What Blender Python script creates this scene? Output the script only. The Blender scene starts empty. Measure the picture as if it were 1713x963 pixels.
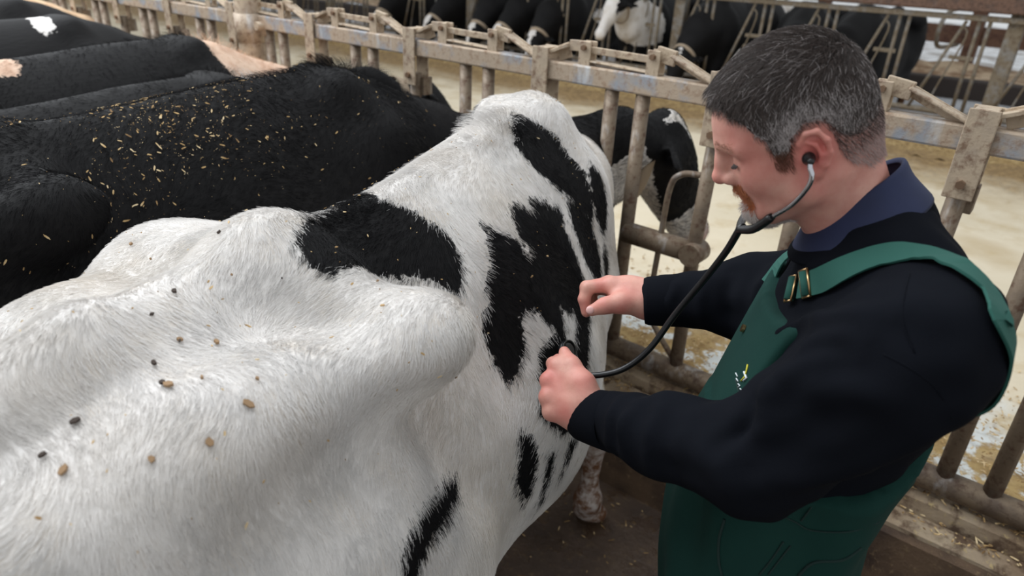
import bpy, math, random
import numpy as np
from mathutils import Vector, Matrix
from mathutils.bvhtree import BVHTree

scn = bpy.context.scene
C = scn.collection
PI = math.pi
rng = np.random.default_rng(7)
random.seed(7)

# ------------------------------------------------------------------ camera, world, light
CAM = Vector((0, 0, 1.80))
R3 = Matrix(((.7724, -.3094, .5547), (.6336, .3140, -.7071), (.0446, .8976, .4386)))
cd = bpy.data.cameras.new('camera'); co = bpy.data.objects.new('camera', cd); C.objects.link(co)
co.matrix_world = Matrix.Translation(CAM) @ R3.to_quaternion().to_matrix().to_4x4()
cd.lens = 24.0; cd.sensor_width = 36.0; cd.clip_start = .02; cd.clip_end = 400
cd.dof.use_dof = True; cd.dof.focus_distance = 1.15; cd.dof.aperture_fstop = 4.0
scn.camera = co
scn.view_settings.view_transform = 'Standard'
scn.view_settings.look = 'None'
scn.view_settings.exposure = 0.38
scn.view_settings.gamma = 1.0
scn.view_settings.use_curve_mapping = False

w = bpy.data.worlds.new('world'); scn.world = w; w.use_nodes = True
bg = w.node_tree.nodes['Background']
bg.inputs['Color'].default_value = (.93, .97, 1.0, 1); bg.inputs['Strength'].default_value = .55

def area_light(name, loc, target, size, power, col=(1, 1, 1)):
    l = bpy.data.lights.new(name, 'AREA'); l.shape = 'RECTANGLE'; l.size, l.size_y = size
    l.energy = power; l.color = col
    o = bpy.data.objects.new(name, l); C.objects.link(o); o.location = loc
    o.rotation_euler = (Vector(target) - Vector(loc)).to_track_quat('-Z', 'Y').to_euler()
    return o

area_light('added_overhead_light', (-4.0, .5, 5.0), (-1.0, .9, .8), (4, 7), 330, (.92, .96, 1.0))  # added overhead light standing in for daylight
Rm = np.array([[.7724, -.3094, .5547], [.6336, .3140, -.7071], [.0446, .8976, .4386]])
def at(px, py, t):
    """world point seen at photo pixel (px, py) at distance t along the view axis"""
    return np.array([0, 0, 1.8]) + Rm @ (np.array([(px - 856.5) / 1142, (481.5 - py) / 1142, -1.0]) * t)
def atv(dx, dy, dz):
    return Rm @ np.array([dx, dy, dz])

# ------------------------------------------------------------------ scene helpers
def tag(o, label=None, cat=None, group=None, kind=None):
    if label: o['label'] = label
    if cat: o['category'] = cat
    if group: o['group'] = group
    if kind: o['kind'] = kind
    return o
def empty(name, loc, label=None, cat=None, group=None):
    o = bpy.data.objects.new(name, None); C.objects.link(o); o.location = loc
    o.empty_display_size = .1
    return tag(o, label, cat, group)
def mk(name, V, F, mats, parent=None, smooth=True, mi=None, world=True):
    """link one mesh; V are world coordinates; parent keeps them in place"""
    me = bpy.data.meshes.new(name)
    V = np.asarray(V, dtype=float).reshape(-1, 3)
    if parent is not None and world:
        V = V - np.array(parent_loc(parent))
    me.from_pydata(V.tolist(), [], F.tolist() if isinstance(F, np.ndarray) else F)
    for m in (mats if isinstance(mats, (list, tuple)) else [mats]): me.materials.append(m)
    if smooth: me.polygons.foreach_set('use_smooth', [True] * len(me.polygons))
    if mi is not None: me.polygons.foreach_set('material_index', mi)
    me.update()
    o = bpy.data.objects.new(name, me); C.objects.link(o)
    if parent is not None: o.parent = parent
    return o
def parent_loc(p):
    l = Vector(p.location)
    while p.parent: p = p.parent; l += p.location
    return l
def bevel(o, wd=.002, seg=2):
    m = o.modifiers.new('bevel', 'BEVEL'); m.width = wd; m.segments = seg; m.limit_method = 'ANGLE'
    return o

class MB:
    def __init__(s): s.V = []; s.F = []; s.n = 0
    def add(s, V, F):
        V = np.asarray(V, float)
        s.V.append(V); s.F += [[i + s.n for i in f] for f in F]; s.n += len(V); return s
    def box(s, c, size, ax=None):
        sx, sy, sz = [k / 2 for k in size]
        P = np.array([[x, y, z] for x in (-sx, sx) for y in (-sy, sy) for z in (-sz, sz)])
        if ax is not None: P = P @ np.array(ax)
        return s.add(P + np.array(c), [[0, 1, 3, 2], [4, 6, 7, 5], [0, 4, 5, 1], [2, 3, 7, 6], [0, 2, 6, 4], [1, 5, 7, 3]])
    def bar(s, a, b, wd, th, up=(0, 0, 1)):
        """rectangular bar from a to b; wd along up, th across"""
        a = np.array(a, float); b = np.array(b, float); x = b - a; L = np.linalg.norm(x); x /= L
        u = np.array(up, float); u = u - x * u.dot(x); u /= np.linalg.norm(u); y = np.cross(u, x)
        return s.box((a + b) / 2, (L, th, wd), [x, y, u])
    def tube(s, pts, r, seg=12, cap=True, flat=None):
        pts = np.array(pts, float); n = len(pts)
        r = np.full(n, r) if np.isscalar(r) else np.array(r)
        T = np.gradient(pts, axis=0); T /= np.linalg.norm(T, axis=1)[:, None] + 1e-12
        u = np.array([0, 0, 1.0]) if abs(T[0][2]) < .9 else np.array([1.0, 0, 0])
        u = u - T[0] * u.dot(T[0]); u /= np.linalg.norm(u)
        V = []
        for i in range(n):
            u = u - T[i] * u.dot(T[i]); u /= np.linalg.norm(u); v = np.cross(T[i], u)
            a = np.linspace(0, 2 * PI, seg, endpoint=False)
            V.append(pts[i] + r[i] * (np.cos(a)[:, None] * u + np.sin(a)[:, None] * v * (flat or 1)))
        V = np.concatenate(V)
        F = [[i * seg + j, i * seg + (j + 1) % seg, (i + 1) * seg + (j + 1) % seg, (i + 1) * seg + j] for i in range(n - 1) for j in range(seg)]
        if cap: F += [list(range(seg))[::-1], [(n - 1) * seg + j for j in range(seg)]]
        return s.add(V, F)
    def build(s, name, mat, parent=None, smooth=False, bev=0):
        o = mk(name, np.concatenate(s.V), s.F, mat, parent, smooth)
        if smooth:
            o.data.polygons.foreach_set('use_smooth', [len(p.vertices) == 4 for p in o.data.polygons])
        if bev: bevel(o, bev)
        return o
def spline(pts, n=8):
    """Catmull-Rom through pts"""
    P = np.array(pts, float); P = np.vstack([2 * P[0] - P[1], P, 2 * P[-1] - P[-2]]); out = []
    for i in range(1, len(P) - 2):
        for t in np.linspace(0, 1, n, endpoint=False):
            out.append(.5 * ((2 * P[i]) + (-P[i-1] + P[i+1]) * t + (2*P[i-1] - 5*P[i] + 4*P[i+1] - P[i+2]) * t*t + (-P[i-1] + 3*P[i] - 3*P[i+1] + P[i+2]) * t**3))
    out.append(P[-2]); return np.array(out)

# ------------------------------------------------------------------ signed-distance modelling
class Field:
    def __init__(s, lo, hi, h):
        s.lo = np.array(lo, float); s.h = h
        s.n = np.ceil((np.array(hi) - s.lo) / h).astype(int) + 1
        s.d = np.full(s.n, .5, np.float32)
        s.ax = [(s.lo[k] + h * np.arange(s.n[k])).astype(np.float32) for k in range(3)]
    def _sub(s, lo, hi, m):
        i0 = np.clip(((np.array(lo) - m - s.lo) / s.h).astype(int), 0, s.n - 1)
        i1 = np.clip(((np.array(hi) + m - s.lo) / s.h).astype(int) + 2, 0, s.n)
        sl = tuple(slice(a, b) for a, b in zip(i0, i1))
        X = s.ax[0][sl[0]][:, None, None]; Y = s.ax[1][sl[1]][None, :, None]; Z = s.ax[2][sl[2]][None, None, :]
        return sl, X, Y, Z
    def _mix(s, sl, v, k, op):
        a = s.d[sl]
        if a.size == 0: return
        if op == 'add':
            hh = np.maximum(k - np.abs(a - v), 0) / k
            s.d[sl] = np.minimum(a, v) - hh * hh * k * .25
        else:
            hh = np.maximum(k - np.abs(a + v), 0) / k
            s.d[sl] = np.maximum(a, -v) + hh * hh * k * .25
    def cap(s, a, b, ra, rb=None, k=.03, op='add'):
        rb = ra if rb is None else rb; a = np.array(a, float); b = np.array(b, float); R = max(ra, rb)
        sl, X, Y, Z = s._sub(np.minimum(a, b) - R, np.maximum(a, b) + R, k + 2 * s.h)
        ba = b - a; q = ba.dot(ba) + 1e-12
        t = np.clip(((X - a[0]) * ba[0] + (Y - a[1]) * ba[1] + (Z - a[2]) * ba[2]) / q, 0, 1)
        v = np.sqrt((X - a[0] - t * ba[0])**2 + (Y - a[1] - t * ba[1])**2 + (Z - a[2] - t * ba[2])**2) - (ra + t * (rb - ra))
        s._mix(sl, v.astype(np.float32), k, op); return s
    def chain(s, pts, rs, k=.03, op='add'):
        for i in range(len(pts) - 1): s.cap(pts[i], pts[i+1], rs[i], rs[i+1], k, op)
        return s
    def ell(s, c, r, k=.03, ax=None, op='add'):
        c = np.array(c, float); r = np.array(r, float)
        if ax is None: e = r
        else:
            A = np.array(ax, float); e = np.sqrt(((A * r[:, None])**2).sum(0))
        sl, X, Y, Z = s._sub(c - e, c + e, k + 2 * s.h)
        x, y, z = X - c[0], Y - c[1], Z - c[2]
        if ax is not None: x, y, z = [A[i][0] * x + A[i][1] * y + A[i][2] * z for i in range(3)]
        k0 = np.sqrt((x/r[0])**2 + (y/r[1])**2 + (z/r[2])**2)
        k1 = np.sqrt((x/r[0]**2)**2 + (y/r[1]**2)**2 + (z/r[2]**2)**2) + 1e-9
        s._mix(sl, (k0 * (k0 - 1) / k1).astype(np.float32), k, op); return s
    def fn(s, f, lo, hi, k=.03, op='add'):
        sl, X, Y, Z = s._sub(lo, hi, k)
        s._mix(sl, f(X, Y, Z).astype(np.float32), k, op); return s
    def mesh(s, smooth=1):
        return nets(s.d, s.lo, s.h, smooth)
def nets(d, lo, h, smooth=1):
    d = np.pad(d, 1, constant_values=.5); lo = lo - h
    n = np.array(d.shape); ins = d < 0
    # active cells
    c = [(i, j, k) for i in (0, 1) for j in (0, 1) for k in (0, 1)]
    sl = lambda i, j, k: (slice(i, n[0]-1+i), slice(j, n[1]-1+j), slice(k, n[2]-1+k))
    cnt = np.zeros(n - 1, np.int8)
    for q in c: cnt += ins[sl(*q)]
    I = np.argwhere((cnt > 0) & (cnt < 8))
    idx = np.full(n - 1, -1, np.int64); idx[tuple(I.T)] = np.arange(len(I))
    val = {q: d[tuple((I + np.array(q)).T)] for q in c}
    acc = np.zeros((len(I), 3)); m = np.zeros(len(I))
    for q in c:
        for axs in range(3):
            if q[axs] == 0:
                p = list(q); p[axs] = 1; p = tuple(p)
                a, b = val[q], val[p]; cr = (a < 0) != (b < 0)
                t = np.where(cr, a / np.where(cr, a - b, 1), 0)
                P = np.tile(np.array(q, float), (len(I), 1)); P[:, axs] = t
                acc += np.where(cr[:, None], P, 0); m += cr
    V = (I + acc / m[:, None]) * h + lo
    F = []
    for axs in range(3):
        o = [k for k in range(3) if k != axs]
        a = [slice(1, -1)] * 3; a[axs] = slice(0, -1); b = [slice(1, -1)] * 3; b[axs] = slice(1, None)
        s0, s1 = ins[tuple(a)], ins[tuple(b)]
        E = np.argwhere(s0 != s1); fl = s0[tuple(E.T)]
        base = E + 1; base[:, axs] -= 1
        def cell(u, v):
            p = base.copy(); p[:, o[0]] += u; p[:, o[1]] += v
            return idx[tuple(p.T)]
        Q = np.stack([cell(-1, -1), cell(0, -1), cell(0, 0), cell(-1, 0)], 1)
        flip = fl if axs != 1 else ~fl
        Q[~flip] = Q[~flip][:, ::-1]
        F.append(Q)
    F = np.concatenate(F)
    E = np.concatenate([F[:, [0, 1]], F[:, [1, 2]], F[:, [2, 3]], F[:, [3, 0]]])
    for _ in range(smooth):
        S = np.zeros_like(V); N = np.bincount(E[:, 0], minlength=len(V)) + 1e-9
        for k in range(3): S[:, k] = np.bincount(E[:, 0], weights=V[E[:, 1], k], minlength=len(V))
        V = V * .5 + .5 * S / N[:, None]
    return V, F
def vnormals(V, F):
    n = np.cross(V[F[:, 2]] - V[F[:, 0]], V[F[:, 3]] - V[F[:, 1]])
    N = np.zeros_like(V)
    for j in range(4):
        for k in range(3): N[:, k] += np.bincount(F[:, j], weights=n[:, k], minlength=len(V))
    return N / (np.linalg.norm(N, axis=1)[:, None] + 1e-12)
def wav(P, freq, seed, n=10):
    """smooth random scalar field"""
    r = np.random.default_rng(seed); out = 0
    for i in range(n):
        k = r.normal(size=3); k *= freq * (.6 + .8 * r.random()) / np.linalg.norm(k)
        out = out + np.sin(P @ k * 2 * PI + r.random() * 6.28)
    return out / math.sqrt(n / 2)
def attr(o, name, vals):
    a = o.data.attributes.new(name, 'FLOAT', 'POINT'); a.data.foreach_set('value', np.asarray(vals, np.float32))
def attrc(o, name, cols):
    a = o.data.attributes.new(name, 'FLOAT_COLOR', 'POINT'); c = np.ones((len(cols), 4), np.float32); c[:, :3] = cols
    a.data.foreach_set('color', c.ravel())

# ------------------------------------------------------------------ materials
def mat(name, col=(.5, .5, .5), rough=.6, metal=0, spec=.5):
    m = bpy.data.materials.new(name); m.use_nodes = True
    b = m.node_tree.nodes['Principled BSDF']
    b.inputs['Base Color'].default_value = (*col, 1); b.inputs['Roughness'].default_value = rough
    b.inputs['Metallic'].default_value = metal; b.inputs['Specular IOR Level'].default_value = spec
    return m
class NT:
    def __init__(s, m): s.m = m; s.t = m.node_tree; s.b = s.t.nodes['Principled BSDF']; s.tc = s.t.nodes.new('ShaderNodeTexCoord')
    def new(s, k, **kw):
        n = s.t.nodes.new(k)
        for a, v in kw.items(): setattr(n, a, v)
        return n
    def link(s, a, b): s.t.links.new(a, b)
    def noise(s, scale, detail=4, vec=None, rough=.55, stretch=None, coord='Object'):
        n = s.new('ShaderNodeTexNoise'); n.inputs['Scale'].default_value = scale; n.inputs['Detail'].default_value = detail
        n.inputs['Roughness'].default_value = rough
        src = s.tc.outputs[coord]
        if stretch:
            mp = s.new('ShaderNodeMapping'); mp.inputs['Scale'].default_value = stretch; s.link(src, mp.inputs[0]); src = mp.outputs[0]
        s.link(src, n.inputs['Vector']); return n.outputs['Fac']
    def ramp(s, fac, stops, interp='LINEAR'):
        r = s.new('ShaderNodeValToRGB'); e = r.color_ramp.elements; r.color_ramp.interpolation = interp
        while len(e) < len(stops): e.new(.5)
        for q, (p, c) in zip(e, stops): q.position = p; q.color = (*c, 1) if len(c) == 3 else c
        s.link(fac, r.inputs[0]); return r.outputs[0]
    def mix(s, f, a, b, kind='MIX'):
        n = s.new('ShaderNodeMix', data_type='RGBA', blend_type=kind)
        for i, v in ((0, f), (6, a), (7, b)):
            if isinstance(v, (int, float)): n.inputs[i].default_value = v
            elif isinstance(v, tuple): n.inputs[i].default_value = (*v, 1)
            else: s.link(v, n.inputs[i])
        return n.outputs[2]
    def math(s, op, a, b=0.0, clamp=False):
        n = s.new('ShaderNodeMath', operation=op, use_clamp=clamp)
        for i, v in ((0, a), (1, b)):
            if isinstance(v, (int, float)): n.inputs[i].default_value = v
            else: s.link(v, n.inputs[i])
        return n.outputs[0]
    def attr(s, name, out='Fac'):
        n = s.new('ShaderNodeAttribute', attribute_name=name); return n.outputs[out]
    def col(s, v): s.link(v, s.b.inputs['Base Color']); return s
    def rough(s, v): s.link(v, s.b.inputs['Roughness']); return s
    def bump(s, h, st=.3, dist=.01):
        n = s.new('ShaderNodeBump'); n.inputs['Strength'].default_value = st; n.inputs['Distance'].default_value = dist
        s.link(h, n.inputs['Height']); s.link(n.outputs[0], s.b.inputs['Normal']); return s
g = lambda *c: tuple(((v / 255) / 12.92 if v / 255 < .04045 else ((v / 255 + .055) / 1.055)**2.4) for v in c)
def m_steel(name, base, mud, rust, white=.5, seed=0):
    m = mat(name, base, .5, .25); t = NT(m)
    n1 = t.noise(9 + seed, 6); n2 = t.noise(38, 8, rough=.7); n3 = t.noise(16, 5, stretch=(1, 1, .25)); n4 = t.noise(150, 3)
    c = t.mix(t.ramp(n1, [(.38, (0, 0, 0)), (.52, (1, 1, 1))]), base, mud)
    c = t.mix(t.ramp(n2, [(.5, (0, 0, 0)), (.66, (.8, .8, .8))]), c, rust)
    c = t.mix(t.ramp(n3, [(.60, (0, 0, 0)), (.72, (white, white, white))]), c, g(205, 207, 208))
    t.col(c); t.rough(t.ramp(n2, [(.3, (.4, .4, .4)), (.7, (.85, .85, .85))]))
    t.bump(t.math('ADD', n2, t.math('MULTIPLY', n4, .4)), .35, .004)
    return m
M = {}
M['tan_steel'] = m_steel('muddy_tan_steel', g(168, 152, 134), g(186, 168, 145), g(112, 82, 62), .5)
M['rail_steel'] = m_steel('galvanised_rail', g(152, 155, 161), g(178, 160, 140), g(140, 112, 90), .75, 1)
M['dark_steel'] = m_steel('brown_post_steel', g(112, 98, 84), g(128, 112, 94), g(88, 58, 42), .5, 2)
M['low_steel'] = m_steel('dirty_bottom_rail_steel', g(88, 74, 62), g(112, 96, 78), g(66, 44, 32), .35, 3)
M['far_steel'] = m_steel('far_grey_steel', g(138, 134, 128), g(128, 116, 98), g(100, 82, 62), .2, 2)
M['far_beam'] = m_steel('far_rusty_beam', g(92, 74, 66), g(110, 84, 70), g(56, 44, 42), .1, 2)
M['bolt'] = mat('bolt_steel', g(130, 105, 85), .5, .6)
# ------------------------------------------------------------------ the setting
ALZ = .42          # height of the feed alley over the cow standing
FY, FZT, FZB = 1.97, 1.455, .51   # near headlock plane, top rail, bottom rail
FY2 = 7.8          # far headlock row
def plane(name, x0, x1, y0, y1, z, nx, ny, mat_, amp=0, fr=1, kind='structure', seed=3):
    xs, ys = np.linspace(x0, x1, nx), np.linspace(y0, y1, ny)
    X, Y = np.meshgrid(xs, ys, indexing='ij'); P = np.stack([X.ravel(), Y.ravel(), np.full(X.size, z)], 1)
    if amp: P[:, 2] += amp * wav(P * [1, 1, 0], fr, seed)
    F = [[i*ny + j, (i+1)*ny + j, (i+1)*ny + j+1, i*ny + j+1] for i in range(nx-1) for j in range(ny-1)]
    o = mk(name, P, F, mat_); o['kind'] = kind; return o
m = mat('wet_manure_floor', g(60, 48, 40), .35); t = NT(m)
n1 = t.noise(3, 6); n2 = t.noise(30, 8, rough=.7); n3 = t.noise(7, 5)
c = t.ramp(n1, [(.3, g(50, 38, 32)), (.5, g(84, 66, 52)), (.7, g(112, 92, 74))])
c = t.mix(t.ramp(n2, [(.55, (0, 0, 0)), (.7, (1, 1, 1))]), c, g(120, 98, 70))
t.col(c); t.rough(t.ramp(n3, [(.44, (.10, .10, .10)), (.56, (.7, .7, .7))])); t.bump(n2, .6, .01)
M['floor'] = m; m.node_tree.nodes['Principled BSDF'].inputs['Specular IOR Level'].default_value = .8
plane('floor', -14, 5, -5, 1.92, 0, 60, 30, m, .006, 1.5)
# stone-grey concrete kerb that carries the headlocks
m = mat('kerb_concrete', g(150, 134, 112), .9); t = NT(m)
n1 = t.noise(5, 6); n2 = t.noise(60, 8, rough=.75); n3 = t.noise(18, 6)
c = t.ramp(n1, [(.35, g(128, 106, 84)), (.65, g(176, 158, 134))])
c = t.mix(t.ramp(n3, [(.5, (0, 0, 0)), (.62, (.9, .9, .9))]), c, g(84, 62, 46))
c = t.mix(t.ramp(n2, [(.56, (0, 0, 0)), (.66, (.8, .8, .8))]), c, g(190, 168, 120))
t.col(c); t.bump(n2, .8, .006); M['kerb'] = m
def kerb(name, y0, y1, z0, z1, x0=-14, x1=5, mt=None):
    b = MB(); n = 60; xs = np.linspace(x0, x1, n)
    prof = [(y0, z0), (y0, z1 - .02), (y0 + .02, z1), (y1 - .015, z1), (y1, z1 - .015), (y1, z0)]
    V = [[x, y + .004 * math.sin(x * 7 + k), z + .003 * math.sin(x * 5 + k * 2)] for x in xs for k, (y, z) in enumerate(prof)]
    F = [[i*6 + j, i*6 + j+1, (i+1)*6 + j+1, (i+1)*6 + j] for i in range(n-1) for j in range(5)]
    F = [f[::-1] for f in F]
    o = mk(name, V, F, mt or M['kerb'], smooth=False); o['kind'] = 'structure'; return o
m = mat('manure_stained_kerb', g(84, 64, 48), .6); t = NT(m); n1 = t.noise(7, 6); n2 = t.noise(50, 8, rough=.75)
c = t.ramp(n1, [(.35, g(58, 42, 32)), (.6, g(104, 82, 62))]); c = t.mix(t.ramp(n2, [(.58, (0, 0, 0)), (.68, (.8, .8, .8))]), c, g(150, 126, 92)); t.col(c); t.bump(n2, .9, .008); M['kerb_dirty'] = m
kerb('trim_1', 1.935, 2.06, .36, .462)
kerb('trim_2', 1.862, 1.94, .33, .402)
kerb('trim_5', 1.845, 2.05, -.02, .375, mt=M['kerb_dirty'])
# feed alley
m = mat('feed_alley_concrete', g(205, 190, 160), .85); t = NT(m)
n1 = t.noise(1.1, 6); n2 = t.noise(22, 8, rough=.7); n3 = t.noise(4, 7, rough=.65)
c = t.ramp(n1, [(.3, g(200, 186, 158)), (.55, g(216, 203, 178)), (.75, g(190, 170, 135))])
c = t.mix(t.ramp(n3, [(.55, (0, 0, 0)), (.75, (.7, .7, .7))]), c, g(186, 162, 118))
sep = t.new('ShaderNodeSeparateXYZ'); t.link(t.tc.outputs['Object'], sep.inputs[0])
yy = t.math('ADD', sep.outputs[1], t.math('MULTIPLY', n3, 1.1))
c2 = t.mix(t.ramp(n2, [(.42, (0, 0, 0)), (.6, (1, 1, 1))]), g(176, 150, 100), g(148, 120, 76))
c2 = t.mix(t.ramp(t.noise(5, 6, rough=.65), [(.50, (0, 0, 0)), (.55, (1, 1, 1))]), c2, g(214, 218, 216))
nearf = t.ramp(t.math('MULTIPLY', yy, .1), [(.30, (1, 1, 1)), (.34, (0, 0, 0))])
c = t.mix(nearf, c, c2)
farf = t.ramp(t.math('MULTIPLY', yy, .1), [(.62, (0, 0, 0)), (.70, (1, 1, 1))])
c3 = t.mix(t.ramp(n2, [(.4, (0, 0, 0)), (.6, (1, 1, 1))]), g(160, 132, 88), g(120, 96, 62))
c = t.mix(farf, c, c3)
t.col(c); t.bump(n2, .5, .01); M['alley'] = m
plane('ground', -22, 9, 2.05, FY2 - .12, ALZ, 80, 40, m, .004, 1.2)
# far kerb and pen floor beyond
m = mat('far_kerb', g(120, 104, 84), .9); t = NT(m); n1 = t.noise(3, 6)
t.col(t.ramp(n1, [(.4, g(98, 82, 66)), (.65, g(146, 128, 104))])); M['kerb2'] = m
kerb('trim_3', FY2 - .12, FY2 + .15, .3, .56, -22, 9, m)
m = mat('wet_pen_floor_glare', g(150, 150, 150), .1); t = NT(m)
n1 = t.noise(1.6, 6); n2 = t.noise(9, 6)
t.col(t.ramp(n1, [(.35, g(110, 95, 78)), (.55, g(225, 228, 232))])); t.rough(t.ramp(n1, [(.4, (.35, .35, .35)), (.6, (.05, .05, .05))])); t.bump(n2, .35, .03)  # near-white patches put the sky's glare into the wet floor colour
m.node_tree.nodes['Principled BSDF'].inputs['Specular IOR Level'].default_value = 1.0
plane('floor_pen', -30, 14, FY2 + .15, 30, .30, 60, 40, m, .01, .8)

# ------------------------------------------------------------------ near headlock fence
SP = .645; X0 = -.155     # stall pitch and one lock position
fence = empty('headlock_fence', (X0, FY, ALZ), 'long muddy steel headlock fence the cows stand along, with latch levers on its top rail', 'fence')
XL, XR = X0 - 13 * SP, X0 + 4 * SP
b = MB(); b.box(((XL + XR) / 2, FY, FZT), (XR - XL, .055, .062)); b.build('top_rail', M['rail_steel'], fence, bev=.006)
b = MB(); b.tube([(x, FY, FZB) for x in np.linspace(XL, XR, 30)], .038, 14); b.build('bottom_rail', M['low_steel'], fence, smooth=True)
LOC = {}
def part(key, maker, name, x):
    """build a repeated fence part once at lock x=0, later copies share its mesh"""
    if key not in LOC:
        o = maker(); LOC[key] = o; o.location.x += x - X0; return o
    o = LOC[key].copy(); C.objects.link(o); o.location.x = x - X0; return o
def mb(fn, name, mt, smooth=False, bev=.0025):
    def f():
        q = MB(); fn(q)
        V = np.concatenate(q.V) + np.array([X0, 0, 0])
        o = mk(name, V, q.F, M[mt], fence, smooth)
        if smooth: o.data.polygons.foreach_set('use_smooth', [len(p.vertices) == 4 for p in o.data.polygons])
        if bev: bevel(o, bev)
        return o
    return f
def sleeve(q):   # channel that clasps the rail and carries the swinging bar
    for yy in (FY - .036, FY + .036): q.box((0, yy, FZT - .035), (.066, .007, .215))
    q.box((0, FY, FZT + .068), (.05, .07, .006))
def sleeve_post(q): q.tube([(0, FY, FZB + .02), (-.008, FY, 1.0), (0, FY, FZT - .10)], .023, 14)
def lower_clamp(q):
    q.box((.012, FY + .03, FZT - .15), (.05, .05, .07))
def post_a(q): q.tube([(0, FY, FZB + .01), (0, FY, FZT - .03)], .0235, 14)
def bracket(q): q.box((0, FY - .018, FZT + .062), (.045, .006, .085)); q.box((0, FY + .018, FZT + .062), (.045, .006, .085)); q.box((.0, FY, FZT + .034), (.045, .036, .006))
def bolt(q):
    q.tube([(0, FY - .034, 0), (0, FY + .034, 0)], .009, 6)
def flat_bar(q): q.bar((-.115, FY, FZT + .078), (.125, FY, FZT + .074), .022, .008); q.bar((-.12, FY, FZT + .045), (.13, FY, FZT + .036), .006, .04)
def flap(q):   # bent latch plate next to the sleeve
    q.bar((.0, FY, FZT + .055), (.075, FY, FZT + .085), .012, .045, (0, 0, 1)); q.bar((.075, FY, FZT + .085), (.155, FY, FZT + .088), .034, .012)
    q.bar((.02, FY + .012, FZT + .05), (.07, FY + .012, FZT + .07), .05, .004)
def lever(q):
    q.bar((0, FY, FZT + .095), (.065, FY, FZT + .085), .045, .014); q.bar((.06, FY - .012, FZT + .095), (.215, FY - .012, FZT + .030), .008, .04); q.bar((.06, FY + .014, FZT + .085), (.21, FY + .014, FZT + .022), .03, .005)
for k in range(-13, 5):
    x = X0 + k * SP
    part('sleeve', mb(sleeve, 'latch_sleeve', 'tan_steel'), 'latch_sleeve', x)
    part('sp', mb(sleeve_post, 'lock_bar', 'dark_steel', True, 0), 'lock_bar', x)
    part('lc', mb(lower_clamp, 'clamp', 'dark_steel'), 'clamp', x)
    dx = .0 if k < 0 else -.08
    for u in (.272, .386):
        part('pa', mb(post_a, 'post', 'dark_steel', True, 0), 'post', x + u + dx)
    for u in (.165, .415): part('br', mb(bracket, 'bracket', 'tan_steel'), 'bracket', x + u)
    def bl(q):
        bolt(q)
        q.V[0][:, 2] += FZT + .085
    for u in (.165, .415): part('bo', mb(bl, 'bolt', 'bolt', False, 0), 'bolt', x + u)
    def bl2(q):
        q.tube([(0, FY - .052, FZT - .105), (0, FY - .038, FZT - .105)], .011, 6)
    part('bo2', mb(bl2, 'bolt', 'bolt', False, 0), 'bolt', x)
    part('fb', mb(flat_bar, 'connecting_bar', 'tan_steel'), 'connecting_bar', x + .29)
    part('fl', mb(flap, 'latch_flap', 'tan_steel'), 'latch_flap', x + .02)
    part('le', mb(lever, 'latch_lever', 'tan_steel'), 'latch_lever', x + .415)
def xloc(o, x):  # repeated parts sit at their own lock
    pass
# pivot channel and bent release rod of each lock
for k in range(-3, 1):
    x = X0 + k * SP
    def chan(q):
        q.tube([(-.255, FY - .01, .965), (.0, FY - .01, .965)], .036, 16); q.tube([(.0, FY - .05, .965), (.0, FY + .03, .965)], .037, 20)
    part('ch', mb(chan, 'pivot_channel', 'dark_steel', True, 0), 'pivot_channel', x)
    def rod(q):
        q.tube(spline([(-.02, FY, 1.215), (-.085, FY - .01, 1.205), (-.118, FY - .01, 1.15), (-.125, FY - .01, .95), (-.128, FY - .01, .72), (-.10, FY - .01, .66), (-.02, FY, .56)], 6), .010, 10)
    part('ro', mb(rod, 'release_rod', 'dark_steel', True, 0), 'release_rod', x)
# the thick round post left of centre
b = MB(); xp = -3.22
b.tube([(xp, FY - .03, 0), (xp, FY - .03, 2.6)], .062, 24)
pp = empty('steel_post', (xp, FY - .03, 0), 'thick round tan steel post standing at the fence behind the black cows', 'post')
b.build('post_shaft', M['tan_steel'], pp, smooth=True)
b = MB(); b.tube([(xp, FY - .03, 1.36), (xp, FY - .03, 1.49)], .070, 24); b.box((xp + .09, FY, 1.44), (.06, .05, .09)); b.tube([(xp + .1, FY - .06, 1.44), (xp + .1, FY + .03, 1.44)], .02, 10); b.build('clamp_collar', M['tan_steel'], pp, smooth=True)
# ------------------------------------------------------------------ cattle
def profile(ys, *cols):
    """smooth interpolators over body length"""
    yy = np.linspace(ys[0], ys[-1], 200); out = []
    for c in cols:
        v = np.interp(yy, ys, c); k = np.hanning(21); k /= k.sum()
        v = np.convolve(np.pad(v, 10, 'edge'), k, 'valid'); out.append((yy, v))
    return out
STAND = dict(
    y=[-.52, -.40, -.25, -.08, .08, .25, .45, .65, .85, 1.0, 1.15, 1.28],
    T=[1.28, 1.35, 1.40, 1.43, 1.445, 1.455, 1.465, 1.47, 1.475, 1.44, 1.36, 1.28],
    W=[.13, .20, .23, .22, .27, .33, .355, .345, .30, .25, .20, .16],
    M=[1.1, 1.1, 1.08, 1.05, 1.0, .95, .93, .95, 1.0, 1.03, 1.08, 1.1],
    B=[.90, .82, .78, .74, .64, .56, .54, .56, .62, .68, .80, .92],
    n=[2.2, 2.0, 1.7, 1.5, 1.45, 1.5, 1.6, 1.6, 1.45, 1.5, 1.8, 2.0])
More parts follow.
